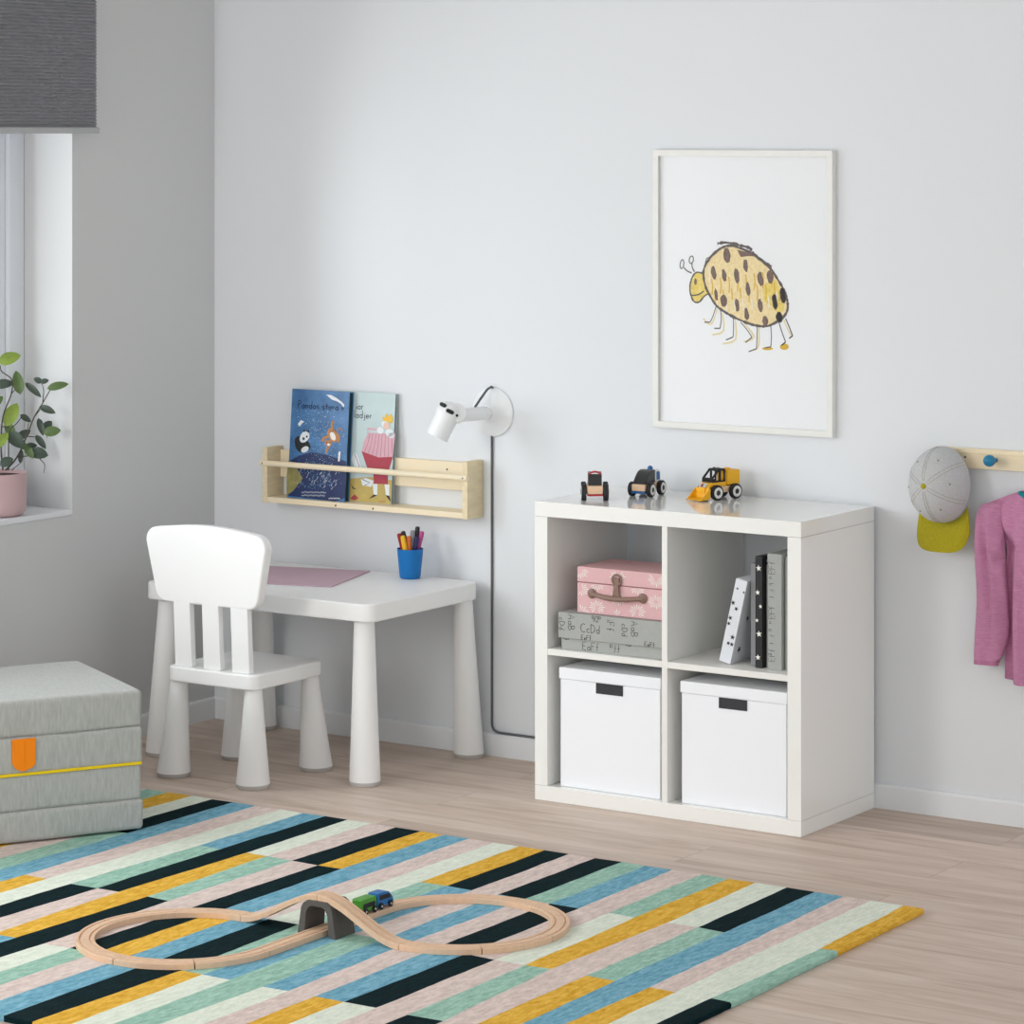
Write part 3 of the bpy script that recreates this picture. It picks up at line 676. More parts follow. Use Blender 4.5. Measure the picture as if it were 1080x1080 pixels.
def stroke(pts, wpx, mt, off, closed=False, n=6, ragged=0):
    q = smooth_loop(pts, n, closed)
    if closed: q.append(q[0])
    f = dxf(off); W3 = [Vector(f(*p)) for p in q]
    # pen stroke of real width on the sheet
    L_ = []; rr = random.Random(int(off*1e7)+len(q))
    for i, p in enumerate(W3):
        t = (W3[min(i+1, len(W3)-1)]-W3[max(i-1, 0)]); t = t.normalized() if t.length > 1e-9 else Vector((1, 0, 0))
        nn = Vector((-t.z, 0, t.x))*(wpx/2*SW)*(1+ragged*rr.uniform(-1, 1)); L_.append((p+nn, p-nn))
    VV = [(m.bm.verts.new(a), m.bm.verts.new(b)) for a, b in L_]; ix = m.mi(mt)
    for a, b in zip(VV, VV[1:]):
        ff = m.bm.faces.new((a[0], b[0], b[1], a[1])); ff.material_index = ix
BODY = [(248, 400), (250, 340), (285, 265), (340, 205), (400, 162), (460, 148), (530, 162), (620, 200), (700, 255), (790, 330), (850, 420), (900, 505), (928, 590), (930, 670), (895, 730), (830, 775), (760, 803), (680, 798), (600, 775), (500, 732), (410, 680), (350, 632), (300, 555), (264, 480)]
HEAD = [(240, 372), (190, 365), (158, 400), (138, 470), (142, 540), (168, 600), (212, 605), (252, 560), (290, 535), (268, 480)]
fillp(m, smooth_loop(HEAD), BY, dxf(.00010)); fillp(m, smooth_loop(BODY), BF, dxf(.00018))
fillp(m, [(730, 470), (830, 420), (880, 520), (905, 620), (900, 680), (850, 700), (800, 640), (740, 600)], BY, dxf(.00022))
for k in range(26):
    a = 290+k*23; b0 = 260+((k*97) % 300); stroke([(a, b0+60), (a+8, b0+130), (a+3, b0+190 if b0 < 420 else b0+150)] if a < 820 else [(a, 520), (a+4, 560), (a, 600)], 9, BO if k % 3 else DAISY, .00026, n=2)
stroke(BODY, 17, BS, .00034, True, ragged=.35); stroke(HEAD[:-1], 12, BS, .00036, False, ragged=.3)
stroke([(360, 130), (430, 122), (520, 140), (620, 165), (635, 195)], 20, BS, .00038, ragged=.5); stroke([(640, 200), (700, 250), (800, 320)], 18, BS, .0004, ragged=.5)
stroke([(150, 553), (205, 545), (250, 518)], 10, BS, .0004); stroke([(262, 290), (275, 250), (300, 250), (285, 285)], 8, BS, .0004)
fillp(m, ell(182, 440, 11, 28), BP, dxf(.0004))
for a, b, c, d, lp in ((150, 370, 88, 325, (72, 298, 15, 36)), (175, 360, 152, 290, (148, 262, 17, 30))):
    stroke([(a, b), ((a+c)/2-6, (b+d)/2+4), (c, d)], 9, BS, .0004, ragged=.3); stroke(ell(lp[0], lp[1], lp[2], lp[3], .15, 10), 8, BS, .00042, True, n=3)
for i, (a, b, rx, ry) in enumerate([(437, 225, 26, 60), (330, 368, 18, 52), (415, 390, 16, 46), (517, 395, 19, 58), (590, 310, 16, 50), (710, 420, 20, 55), (790, 400, 24, 52), (610, 500, 15, 52), (352, 545, 10, 46), (412, 595, 25, 48), (520, 630, 14, 52), (598, 705, 16, 45), (710, 635, 16, 50), (828, 605, 19, 66), (895, 550, 24, 62), (748, 760, 20, 38), (864, 730, 27, 42)]):
    q = ell(a, b, rx, ry, -.12, 14); rr = random.Random(i); q = [(x+rr.uniform(-3, 3), y+rr.uniform(-5, 5)) for x, y in q]
    fillp(m, q, BK if i in (13, 14, 16) else BP, dxf(.00044)); stroke(q, 5, BS, .00048, True, n=2)
fillp(m, [(520, 180), (620, 205), (670, 235), (610, 232), (550, 240)], BP, dxf(.00044))
for l in ([(350, 640), (325, 720), (300, 770), (255, 770)], [(385, 668), (392, 740), (382, 820), (335, 820)], [(490, 735), (492, 820), (488, 890), (430, 915)], [(550, 770), (600, 830), (642, 892), (590, 935)], [(685, 802), (682, 900), (678, 985), (615, 1010)], [(795, 800), (800, 890), (795, 970), (745, 980)], [(860, 768), (885, 850), (915, 930), (882, 960)], [(915, 740), (945, 810), (972, 880), (945, 902)]):
    stroke(l[:3], 7, BS if l[0][0] < 850 else BK, .0004, n=4); stroke(l[2:], 9, BS if l[0][0] < 850 else BK, .00041, n=3)
BPALE = mat('crayon_pale', (232, 218, 168), .8, .2)
for l in ([(360, 650), (335, 740), (300, 790), (245, 740)], [(400, 690), (410, 840), (320, 872)], [(505, 740), (508, 910), (405, 945)], [(570, 770), (660, 890), (575, 930)], [(700, 810), (695, 960), (660, 1000)]): stroke(l, 10, BPALE, .0002, n=3, ragged=.4)
fillp(m, ell(768, 985, 45, 13), BO, dxf(.0003)); fillp(m, ell(905, 970, 36, 26), BO, dxf(.0003)); stroke([(900, 750), (925, 810), (960, 880)], 9, BPALE, .0003)
m.build('print', pf, label='crayon drawing of a spotted bug')
m = MB(); m.box(PX0+fr-.001, PX1-fr+.001, -.0135, -.0115, PZ0+fr-.001, PZ1-fr+.001, glass_material('picture_glass', .14)); m.build('glass', pf)

# ------------------------------------------------------------------ wall book rack
SX0, SX1, SZ0, SZ1, SD = .238, .950, .652, .810, .078
rk = thing('wall_book_rack', 'shallow pine wall rack with a front rail, holding two picture books', 'wall shelf', ((SX0+SX1)/2, -.004, SZ0))
for a, b in ((SX0, SX0+.018), (SX1-.018, SX1)):
    m = MB(); m.box(a, b, -SD, -.0005, SZ0, SZ1, PINE_END, .002); m.build('end_panel', rk)
m = MB(); m.box(SX0+.018, SX1-.018, -.017, -.0006, .722, .800, PINE, .0015); m.build('back_board', rk)
m = MB(); m.box(SX0+.018, SX1-.018, -SD+.001, -.0006, SZ0+.002, SZ0+.018, PINE, .0015); m.build('bottom_board', rk)
m = MB(); m.tube([(SX0-.004, -SD-.001, .766), (.6, -SD-.001, .766), (SX1+.002, -SD-.001, .766)], .0082, PINE, 16); dw = m.build('front_rail', rk)
for x in (SX0+.007, SX1-.010):
    m = MB(); m.lathe([(.0025, 0), (.0022, .0008), (.0001, .001)], CORD, (x, -SD-.0088, .766), (0, -1, 0), 10); m.build('screw', dw)
for x, y, z in ((.84, -.0172, .778), (.50, -SD+.0008, .661), (.63, -SD+.0008, .661)):
    m = MB(); m.lathe([(.0028, 0), (.0024, .0008), (.0001, .001)], BLACK, (x, y, z), (0, -1, 0), 10); m.build('screw', rk)

# books
def make_book(name, lab, x0, wd, ht, yb, yt, th, cover, edge, art, zb):
    B = Vector((x0, yb, zb)); up = Vector((0, yt-yb, ht)).normalized(); back = Vector((0, up.z, -up.y))
    t = thing(name, lab, 'book', B, group='picture books in the wall rack')
    P = lambda a, b, c: tuple(B+Vector((a, 0, 0))+up*b+back*c)
    m = MB(); m.box(0, wd, .0, ht, 0, .0022, cover, .0004, xf=P); art(m, lambda a, b, o=.0003: tuple(B+Vector((a, 0, 0))+up*b-back*o)); m.build('front_cover', t)
    m = MB(); m.box(.003, wd-.003, .003, ht-.003, .0022, th-.002, edge, xf=P); m.build('pages', t)
    m = MB(); m.box(0, wd, 0, ht, th-.002, th, cover, .0004, xf=P); m.box(0, .0025, 0, ht, .001, th-.001, cover, xf=P); m.build('back_cover', t)
    return t
BK1 = mat('cover_blue', (44, 96, 148), .35, .5, noise=.18, nscale=16, rgb2=(64, 118, 168)); NAVY = mat('cover_navy', (26, 44, 92), .4, .4, noise=.15, nscale=25); SANDG = mat('cover_olive', (142, 136, 84), .5, .3, noise=.2, nscale=60)
FOAMW = mat('cover_white', (224, 230, 232), .5, .3); FOAMB = mat('cover_paleblue', (120, 168, 204), .5, .3); INKN = mat('cover_ink', (18, 26, 60), .5, .3); ORNG = mat('cover_orange', (190, 134, 84), .5, .3)
TEAL = mat('cover_edge_teal', (30, 58, 62), .5, .3, noise=.1, nscale=60)
bw, bh = .204, .309
def art1(m, xf):
    g = lambda px, py: ((px-148)/(605-148)*bw if False else (px-(148-(py-60)*.058))/457*bw, (1-(py-60-(px-148)*.062)/878)*bh)
    W = lambda pts: [g(*p) for p in pts]
    rr = random.Random(5)
    fillp(m, W([(125, 640), (190, 600), (300, 570), (420, 590), (570, 640), (560, 930), (480, 960), (100, 920)]), NAVY, lambda a, b: xf(a, b, .0004))
    fillp(m, W([(112, 640), (150, 650), (225, 780), (150, 880), (94, 920), (96, 760)]), SANDG, lambda a, b: xf(a, b, .0005))
    for k in range(620):
        a, b = rr.gauss(.105, .042), rr.uniform(.03, .26)
        if not (.006 < a < bw-.006): continue
        s = rr.uniform(.0006, .0014); fillp(m, [(a-s, b), (a, b-s), (a+s, b), (a, b+s)], FOAMW if k % 3 == 0 else FOAMB, lambda p, q: xf(p, q, .0006))
    for k in range(70):
        a, b = rr.uniform(.04, .17), rr.uniform(.03, .10)
        ribbon(m, [(a, b), (a+.005, b+.007)], .0011, FOAMW if k % 2 else FOAMB, lambda p, q: xf(p, q, .0006))
    # whale, panda and a swimming cat-like animal
    fillp(m, W([(420, 108), (460, 112), (500, 135), (540, 165), (562, 190), (556, 212), (535, 182), (500, 160), (465, 150), (440, 128)]), FOAMW, lambda a, b: xf(a, b, .0008))
    fillp(m, W([(190, 345), (215, 312), (245, 325), (228, 335), (205, 365)]), FOAMW, lambda a, b: xf(a, b, .0008))
    fillp(m, W(smooth_loop([(165, 470), (200, 440), (250, 460), (290, 520), (265, 560), (215, 575), (175, 540)])), BLACK, lambda a, b: xf(a, b, .0007))
    fillp(m, W(smooth_loop([(205, 455), (235, 405), (275, 415), (282, 450), (250, 488), (215, 490)])), FOAMW, lambda a, b: xf(a, b, .0009))
    fillp(m, W(ell(262, 445, 7, 9)), BLACK, lambda a, b: xf(a, b, .001)); fillp(m, W(ell(236, 462, 9, 12)), BLACK, lambda a, b: xf(a, b, .001)); fillp(m, W(ell(245, 548, 34, 22, -.6)), FOAMW, lambda a, b: xf(a, b, .001))
    o8 = lambda a, b: xf(a, b, .0008); o9 = lambda a, b: xf(a, b, .0009); o10 = lambda a, b: xf(a, b, .001)
    for q in ([(468, 390), (462, 345), (478, 318)], [(490, 420), (515, 440), (508, 490)], [(440, 440), (400, 455), (378, 482)], [(450, 480), (430, 530), (412, 570)], [(495, 400), (525, 378), (545, 396)]): ribbon(m, W(smooth_loop(q, 4, False)), .0075 if q[-1] != (545, 396) else .003, ORNG, o8)
    fillp(m, W(ell(466, 432, 60, 36, 1.2)), ORNG, o9); fillp(m, W(ell(468, 440, 36, 20, 1.2)), DAISY, o10)
    fillp(m, W(ell(432, 498, 27, 25)), ORNG, o9); fillp(m, W(ell(434, 508, 12, 10)), DAISY, o10)
    for a in (420, 444): fillp(m, W(ell(a, 490, 3.5, 4.5)), BLACK, lambda p, q: xf(p, q, .0011))
    for a in (412, 452): fillp(m, W(ell(a, 476, 8, 8)), ORNG, o10)
    for k in range(4): ribbon(m, W([(446+k*13, 398-k*4), (452+k*13, 412-k*3)]), .0015, BLACK, lambda p, q: xf(p, q, .0011))
    for a in (240, 276): fillp(m, W(ell(a, 400, 9, 8)), BLACK, o10)
    fillp(m, W([(512, 565), (528, 560), (520, 640), (506, 640)]), DAISY, lambda a, b: xf(a, b, .001))
    x, y = g(205, 212); write(m, 'Pandas stora v', x-.004, y-.001, .0215, .0022, INKN, lambda a, b: xf(a, b, .001))
    for yy, x0_, x1_ in ((890, 215, 410), (915, 215, 400), (935, 430, 520)):
        pts = [g(x0_+(x1_-x0_)*k/40, yy+6*math.sin(k*1.9)+3*math.sin(k*.7)) for k in range(41)]; ribbon(m, pts, .0012, FOAMW, lambda a, b: xf(a, b, .001))
make_book('picture_book', 'blue underwater picture book with a panda on the cover', .316, bw, bh, -.062, -.0375, .020, BK1, TEAL, art1, SZ0+.0185)
AQUA = mat('cover_aqua', (188, 206, 206), .4, .4, noise=.04, nscale=10); SAND = mat('cover_sand', (190, 168, 96), .5, .3, noise=.08, nscale=30); STR = mat('cover_stripe', (216, 170, 180), .5, .3, noise=.05, nscale=30)
MAG = mat('cover_magenta', (146, 78, 110), .5, .3); SHORT = mat('cover_red', (172, 66, 80), .5, .3, noise=.06, nscale=40); HAIR = mat('cover_yellow', (236, 190, 70), .5, .3); SKIN = mat('cover_skin', (232, 196, 176), .5, .3)
def art2(m, xf):
    # coordinates of the crop: right edge 965 at the top, 920 at the bottom
    def g(px, py):
        t = (py-105)/895; R_ = 965-45*t; return (bw-(R_-px)/457*bw, (1-(py-105-(px-965)*.04)/893)*bh)
    W = lambda pts: [g(*p) for p in pts]; o = lambda k: (lambda a, b: xf(a, b, k))
    fillp(m, [(0.001, .001), (bw-.001, .001), g(930, 800), g(760, 780), g(600, 800), (.001, .07)], SAND, o(.0004))
    fillp(m, W([(750, 425), (960, 425), (940, 615), (830, 620), (697, 575), (715, 500)]), STR, o(.0006))
    for k in range(8): ribbon(m, W([(765+k*24, 430), (745+k*27, 520), (715+k*32, 590+min(k, 3)*8)]), .0012, MAG, o(.0008))
    ribbon(m, W([(750, 425), (745, 392), (830, 396), (850, 420)]), .006, STR, o(.0007))
    fillp(m, W([(697, 575), (830, 620), (940, 612), (905, 728), (745, 722)]), SHORT, o(.0007))
    fillp(m, W([(785, 730), (900, 735), (900, 835), (790, 832)]), SHORT, o(.0006))
    for a in (800, 893): fillp(m, W([(a-20, 835), (a+20, 835), (a+16, 925), (a-10, 925)]), FOAMW, o(.0008))
    for a, s in ((800, -1), (890, 1)): fillp(m, W([(a-10, 920), (a+18, 925), (a+20*s+8, 955 if s > 0 else 940), (a+(-50 if s < 0 else 30), 958 if s < 0 else 975)]), BLACK, o(.001))
    for a, b, r in ((845, 402, 26), (915, 420, 30), (880, 350, 26), (930, 440, 22)): fillp(m, W(ell(a, b, r, r*1.05)), FOAMW, o(.0009))
    fillp(m, W(ell(895, 365, 24, 30)), SKIN, o(.0011)); fillp(m, W([(868, 325), (862, 290), (880, 300), (893, 262), (912, 290), (930, 268), (944, 300), (938, 345), (900, 330)]), HAIR, o(.0012))
    fillp(m, W([(640, 590), (660, 600), (700, 720), (650, 720), (615, 640)]), FOAMW, o(.0006)); ribbon(m, W([(645, 600), (680, 700)]), .002, MAG, o(.0008))
    fillp(m, W([(690, 800), (730, 790), (790, 810), (770, 860), (700, 850)]), FOAMW, o(.0006)); ribbon(m, W([(700, 800), (760, 830), (720, 850)]), .0018, BLACK, o(.0008))
    fillp(m, W([(605, 960), (640, 925), (670, 955), (640, 975)]), SHORT, o(.0007)); fillp(m, W([(610, 840), (630, 870), (660, 885), (625, 880)]), BLACK, o(.0007))
    ribbon(m, W([(830, 975), (880, 972)]), .0015, SHORT, o(.0007))
    x, y = g(655, 235); write(m, 'iar', x, y, .022, .0017, INKN, o(.001)); x, y = g(640, 305); write(m, 'ladjer', x, y, .022, .0017, INKN, o(.001))
make_book('picture_book', 'pale blue picture book with a figure in red shorts on the cover', .460, bw, bh, -.0385, -.0165, .012, AQUA, mat('page_edge_grey', (120, 124, 128), .7, .2), art2, SZ0+.0185)

# ------------------------------------------------------------------ wall lamp
LC = Vector((.983, 0, .943)); LW = mat('lamp_white', (234, 236, 237), .35, .5)
wl = thing('wall_spotlight', 'white wall spotlight with a round wall plate above the rack end', 'wall lamp', (LC.x, -.003, LC.z))
m = MB(); m.lathe([(.0001, .0), (.067, .0), (.0675, .003), (.066, .006), (.05, .014), (.03, .026), (.022, .036), (.0001, .036)], LW, (LC.x, -.0005, LC.z), (0, -1, 0), 48); m.build('wall_plate', wl)
m = MB(); a0 = Vector((LC.x, -.030, LC.z)); a1 = Vector((LC.x-.010, -.165, LC.z+.002))
m.tube([a0, a0.lerp(a1, .5), a1], [.0185, .0185, .018], LW, 28); m.build('arm', wl)
hd = Vector((-.030, -.030, -.085)).normalized(); hb = Vector((.968, -.178, .972))
m = MB(); m.lathe([(.0001, -.010), (.014, -.008), (.025, -.002), (.0315, .009), (.0335, .022), (.0335, .032), (.0318, .038), (.0308, .092), (.0318, .094), (.0288, .094), (.028, .06), (.0001, .06)], LW, hb, hd, 36); hh_ = m.build('lamp_head', wl)
m = MB(); m.lathe([(.0001, .058), (.022, .059), (.022, .066), (.015, .080), (.0001, .082)], mat('bulb_frost', (235, 235, 230), .4, .4), hb, hd, 24); m.build('bulb', hh_)
m = MB(); m.lathe([(.0001, -.02), (.0245, -.02), (.0265, -.012), (.0265, .012), (.0245, .02), (.0001, .02)], LW, a1+Vector((.004, -.006, .006)), (.6, -.6, .2), 26); m.build('swivel_joint', wl)
side = hd.cross(Vector((.553, -.833, 0))).normalized(); fwd = side.cross(hd).normalized()
if fwd.dot(Vector((.553, -.833, 0))) < 0: fwd = -fwd
for k in (-1, 1):
    ph = math.radians(22+24*k); c_ = hb+hd*(.012-.004*k)+(fwd*math.cos(ph)+side*math.sin(ph))*.0325
    m = MB(); sl = (side*math.cos(ph)-fwd*math.sin(ph))*.0062
    m.tube([c_-sl, c_+sl], .0055, BLACK, 12); [m.ellipsoid(c_+sl*s, .0055, .0055, .0055, BLACK, 12, 8) for s in (-1, 1)]
    m.build('vent_slot', hh_, label='black vent slot')
m = MB(); m.ellipsoid(hb+hd*.028+fwd*.019+Vector((.024, .010, 0)), .004, .004, .004, BLACK, 10, 6); m.build('switch', hh_, label='small black switch')
# cord
cd_ = thing('lamp_cord', 'thin grey cord running from the wall spotlight down to the baseboard', 'cord', (LC.x, -.004, .07))
top = Vector((LC.x, -.006, LC.z+.067))
pts = [Vector((LC.x-.004, -.085, LC.z+.018)), Vector((LC.x-.002, -.060, LC.z+.040)), Vector((LC.x, -.030, LC.z+.064)), top+Vector((0, -.004, .003)), top+Vector((.002, .0025, -.002))]
q = []
for i in range(len(pts)-1):
    for k in range(5): q.append(pts[i].lerp(pts[i+1], k/5))
q.append(pts[-1]); m = MB(); m.tube(q, .0034, CORD, 8); m.build('cord_loop', cd_)
q = [Vector((.981, -.0042, .885)), Vector((.981, -.0042, .5)), Vector((.981, -.0042, .115)), Vector((.981, -.0045, .095)), Vector((.983, -.006, .082)), Vector((.990, -.009, .072)), Vector((1.003, -.0095, .0665)), Vector((1.02, -.0095, .0655)), Vector((1.2, -.0095, .0655)), Vector((1.45, -.0095, .0655))]
m = MB(); m.tube(q, .0034, CORD, 8); m.build('cord_run', cd_)

# ------------------------------------------------------------------ peg rail, cap, shirt
pr = thing('peg_rail', 'long pine peg rail with blue pegs on the back wall', 'peg rail', (2.62, -.01, .875))
m = MB(); m.box(2.335, 2.99, -.0165, -.0006, .876, .926, PINE, .003); m.box(2.336, 2.989, -.0180, -.016, .9135, .9150, PINE_END); m.build('rail', pr)
PEG = mat('peg_blue', (14, 118, 158), .35, .5)
for x in (2.372, 2.490, 2.642, 2.77, 2.90):
    m = MB(); m.lathe([(.006, 0), (.006, .012), (.0075, .018), (.0135, .028), (.0150, .036), (.0130, .044), (.006, .048), (.0001, .0485)], PEG, (x, -.0165, .901), (0, -1, .04), 24); m.build('peg', pr)
for x in (2.408, 2.86):
    m = MB(); m.lathe([(.003, 0), (.0026, .0008), (.0001, .001)], CORD, (x, -.0165, .904), (0, -1, 0), 10); m.build('screw', pr)

CC = Vector((2.362, -.050, .836))
cap = thing('baseball_cap', 'grey child cap with a mustard brim hanging from the peg rail', 'cap', (CC.x, -.02, .74))
CG = text_fabric('cap_grey', (190, 191, 192), (196, 197, 198), (1, 1, 1), 240, .4, 900); CY = text_fabric('cap_mustard', (168, 156, 34), (176, 164, 42), (1, 1, 1), 200, .4, 800); CS = mat('cap_thread', (150, 148, 112), .8, .2)
ax_ = Vector((-.02, -1, .05)).normalized(); u_ = Vector((1, -.02, 0)).normalized(); v_ = u_.cross(ax_).normalized()
if v_.z < 0: v_ = -v_
def dome(th, ph, k=1.0):     # ph 0 at the button, 90 at the opening
    rx, rz, d = .0765*k, .095*k, .104*k; s = math.sin(ph)
    s2 = s*(1-.012*abs(math.cos(3*th))*math.sin(2*ph))
    return CC+u_*(rx*s2*math.cos(th))+v_*(rz*s2*math.sin(th))+ax_*(d*math.cos(ph)**.92 if math.cos(ph) > 0 else 0)
m = MB(); n1, n2 = 48, 16
m.grid([[dome(2*math.pi*k/n1, math.radians(90*j/n2)+1e-3) for k in range(n1)] for j in range(n2+1)], CG, closed=True)
m.grid([[dome(2*math.pi*k/n1, math.radians(90*j/n2)+1e-3, .97)-ax_*0 for k in range(n1)] for j in range(n2+1)], CG, closed=True)
m.grid([[dome(2*math.pi*k/n1, math.radians(90), kk) for k in range(n1)] for kk in (1, .97)], CG, closed=True)
m.build('crown', cap, smooth=60)
m = MB(); bp = dome(0, 0); m.ellipsoid(bp-ax_*.001, .0075, .005, .0075, CY, 14, 8); m.build('button', cap, label='mustard top button')
m = MB()
for k in range(6):
    th = math.radians(30+60*k)+.1
    for dt in (-.045, .045):
        m.tube([dome(th+dt/max(.25, math.sin(math.radians(p))), math.radians(p), 1.003) for p in range(8, 90, 6)], .00042, CS, 5)
m.build('stitching', cap, label='mustard seam stitching')
for k in range(6):
    th = math.radians(60*k)+.1; p = dome(th, math.radians(48), 1.0); nrm = (p-(CC+ax_*.01)).normalized()
    m = MB(); m.lathe([(.0028, 0), (.0024, .0012), (.0001, .0008)], CS, p, nrm, 10); m.build('eyelet', cap)
# brim: curves out from the lower edge of the crown
m = MB(); rows = []
for j in range(11):
    t = j/10; row = []
    for k in range(21):
        s = -1+2*k/20; th = math.radians(-90+s*58)
        base = CC+u_*(.0765*math.cos(th))+v_*(.095*math.sin(th))
        tip = CC+u_*(.0725*math.sin(s*1.45)/math.sin(1.45))+v_*(-.166+.052*abs(s)**3.4)
        p = base.lerp(tip, t)
        p += Vector((.001*t, -.030*math.sin(math.pi*.5*t)*(1-.9*s*s)+.012, 0))
        row.append(p)
    rows.append(row)
m.grid(rows, CY); m.grid([[p+Vector((0, .0028, 0)) for p in r] for r in rows], CY)
edge = [r[0] for r in rows]+[p for p in rows[-1][1:-1]]+[r[-1] for r in rows[::-1]]
m.grid([edge, [p+Vector((0, .0028, 0)) for p in edge]], CY); br = m.build('brim', cap, smooth=70, label='mustard yellow brim')

SHIRT = text_fabric('pink_jersey', (196, 128, 166), (210, 148, 182), (3, 3, 30), 20, .6, 160)
sh_ = thing('knit_shirt', 'pink melange long-sleeved top hanging from the peg rail', 'shirt', (2.655, -.03, .36))
XC = 2.655
def body_half(z):
    if z > .70:
        t = min(1, (z-.70)/.10); return .128+(.058)*(t**.7)
    return .128+.001*min(1, (.70-z)/.05)+.005*((.70-z)/.34)
rows = []; nz = 40; na = 72
for j in range(nz+1):
    z = .362+(.832-.362)*j/nz; hw = body_half(z); row = []
    if z > .79:   # shoulders slope in towards the neck
        hw = .186-((z-.79)/.042)**1.25*.100
    for k in range(na):
        a = 2*math.pi*k/na; ca, sa = math.cos(a), math.sin(a)
        x = hw*math.copysign(abs(ca)**.8, ca); d = .021*math.copysign(abs(sa)**.7, sa)
        tz = (z-.362)/.47
        d *= (1-.55*max(0, (z-.70)/.13))
        fold = .007*math.sin(x*62+1.0)*(1-tz*.6)+.004*math.sin(x*120+z*14)
        y = -.034-d+(-fold if sa > 0 else 0)
        t5 = max(0, min(1, (-.099-x)/.010))*max(0, min(1, (.735-z)/.05))
        if sa > 0: y += .026*t5*t5*(3-2*t5)-.006*math.exp(-((x+.091)/.010)**2)*(1 if z < .72 else 0)+.008*math.exp(-((x+.11+(z-.70)*.9)/.012)**2)*(1 if z > .68 else 0)
        row.append((XC+x, min(y, -.008), z+.006*math.sin(x*30)*(1-tz)*(1 if j == 0 else 0)))
    rows.append(row)
m = MB(); m.grid(rows, SHIRT, closed=True, cap=True); m.build('body', sh_, smooth=70)
for s in (-1, 1):
    path = [(.140, .7985, .022, .005), (.159, .792, .031, .013), (.170, .765, .036, .020), (.170, .72, .0385, .025), (.167, .66, .040, .026), (.165, .60, .0405, .025), (.163, .54, .0425, .024), (.163, .48, .0440, .022), (.171, .43, .0385, .019), (.1775, .405, .0325, .017), (.1785, .398, .0322, .0165)]
    if s == 1: path = [(a, b, c, d) for a, b, c, d in path]
    rows = []
    pp = [smooth_loop([(p[i], p[1]) for p in path], 4, False) for i in (0, 2, 3)]
    for j in range(len(pp[0])):
        off, z = pp[0][j]; hx_ = pp[1][j][0]; hy_ = pp[2][j][0]; row = []
        for k in range(36):
            a = 2*math.pi*k/36; ca, sa = math.cos(a), math.sin(a)
            x = hx_*ca; fold = .0035*math.sin(x*90+z*26)+.0045*math.exp(-((z-.665)/.030)**2)*math.sin(z*120+x*40)*(ca+1)
            if s == -1: fold += (.010*math.exp(-((x-(.004+(.80-z)*.05))/.008)**2)-.012*math.exp(-((x-(-.013+(.80-z)*.05))/.009)**2))*min(1, max(0, (.80-z)/.08))*min(1, max(0, (z-.42)/.1))
            if s == -1: fold += .016*math.exp(-((z-.675-x*.6)/.018)**2)*max(0, ca)-.016*math.exp(-((z-.635-x*.9)/.012)**2)*max(0, ca)+.008*math.exp(-((z-.60-x*1.2)/.014)**2)*max(0, ca)
            y = -.040-hy_*sa*(1 if sa > 0 else .8)-(fold if sa > 0 else 0)
            row.append((XC+s*off+x, min(y, -.007), z))
        rows.append(row)
    m = MB(); m.grid(rows[:-5], SHIRT, closed=True, cap=True); sl = m.build('sleeve', sh_, smooth=70)
    CUFF = text_fabric('pink_rib', (186, 116, 152), (200, 134, 168), (60, 60, 4), 6, .6, 120) if s == -1 else CUFF
    m = MB(); m.grid(rows[-6:], CUFF, closed=True, cap=True); m.build('cuff', sl, smooth=70)
TEALF = mat('teal_lining', (30, 140, 150), .8, .2)
m = MB(); pts = [(XC+.086*math.cos(t), -.046+.006*math.sin(t), .832-.030*max(0, math.sin(t))*1.0) for t in [math.pi*k/20 for k in range(21)]]
m.tube(pts, .0055, TEALF, 8); m.build('neckband', sh_, label='teal neckband')
m = MB(); m.tube([(XC-.013, -.030, .832), (XC-.013, -.045, .870), (XC-.013, -.040, .916), (XC-.013, -.024, .9165), (XC-.013, -.022, .870), (XC-.012, -.022, .832)], .0018, TEALF, 6); m.build('hanging_loop', sh_)

# ------------------------------------------------------------------ potted plant
PC = Vector((-.086, -.832, WZ0+.0003))
pl = thing('potted_plant', 'leafy green houseplant in a pink pot on the window sill', 'plant', PC)
POT = mat('pot_pink', (196, 166, 168), .4, .4)
m = MB(); m.lathe([(.0001, 0), (.066, 0), (.074, .003), (.081, .012), (.0835, .024), (.0840, .114), (.0832, .1165), (.0805, .116), (.080, .100), (.0001, .100)], POT, PC, seg=48); pot = m.build('pot', pl, label='dusty pink ceramic pot')
m = MB(); m.lathe([(.0001, .1002), (.0798, .1002), (.0798, .106), (.05, .109), (.0001, .111)], mat('soil', (70, 54, 44), .95, .1, noise=.4, nscale=150, bump=1, bscale=200), PC, seg=32); m.build('soil', pl)
LG1 = mat('leaf_dark', (66, 82, 70), .45, .5, noise=.12, nscale=30); LG2 = mat('leaf_mid', (88, 112, 62), .45, .5, noise=.12, nscale=30); LG3 = mat('leaf_light', (136, 158, 66), .45, .4, noise=.12, nscale=30); STEM = mat('stem_brown', (74, 70, 58), .6, .3)
R_ = Vector((.833, .553, 0)); U_ = Vector((0, 0, 1)); D_ = Vector((.553, -.833, 0))
m = MB()
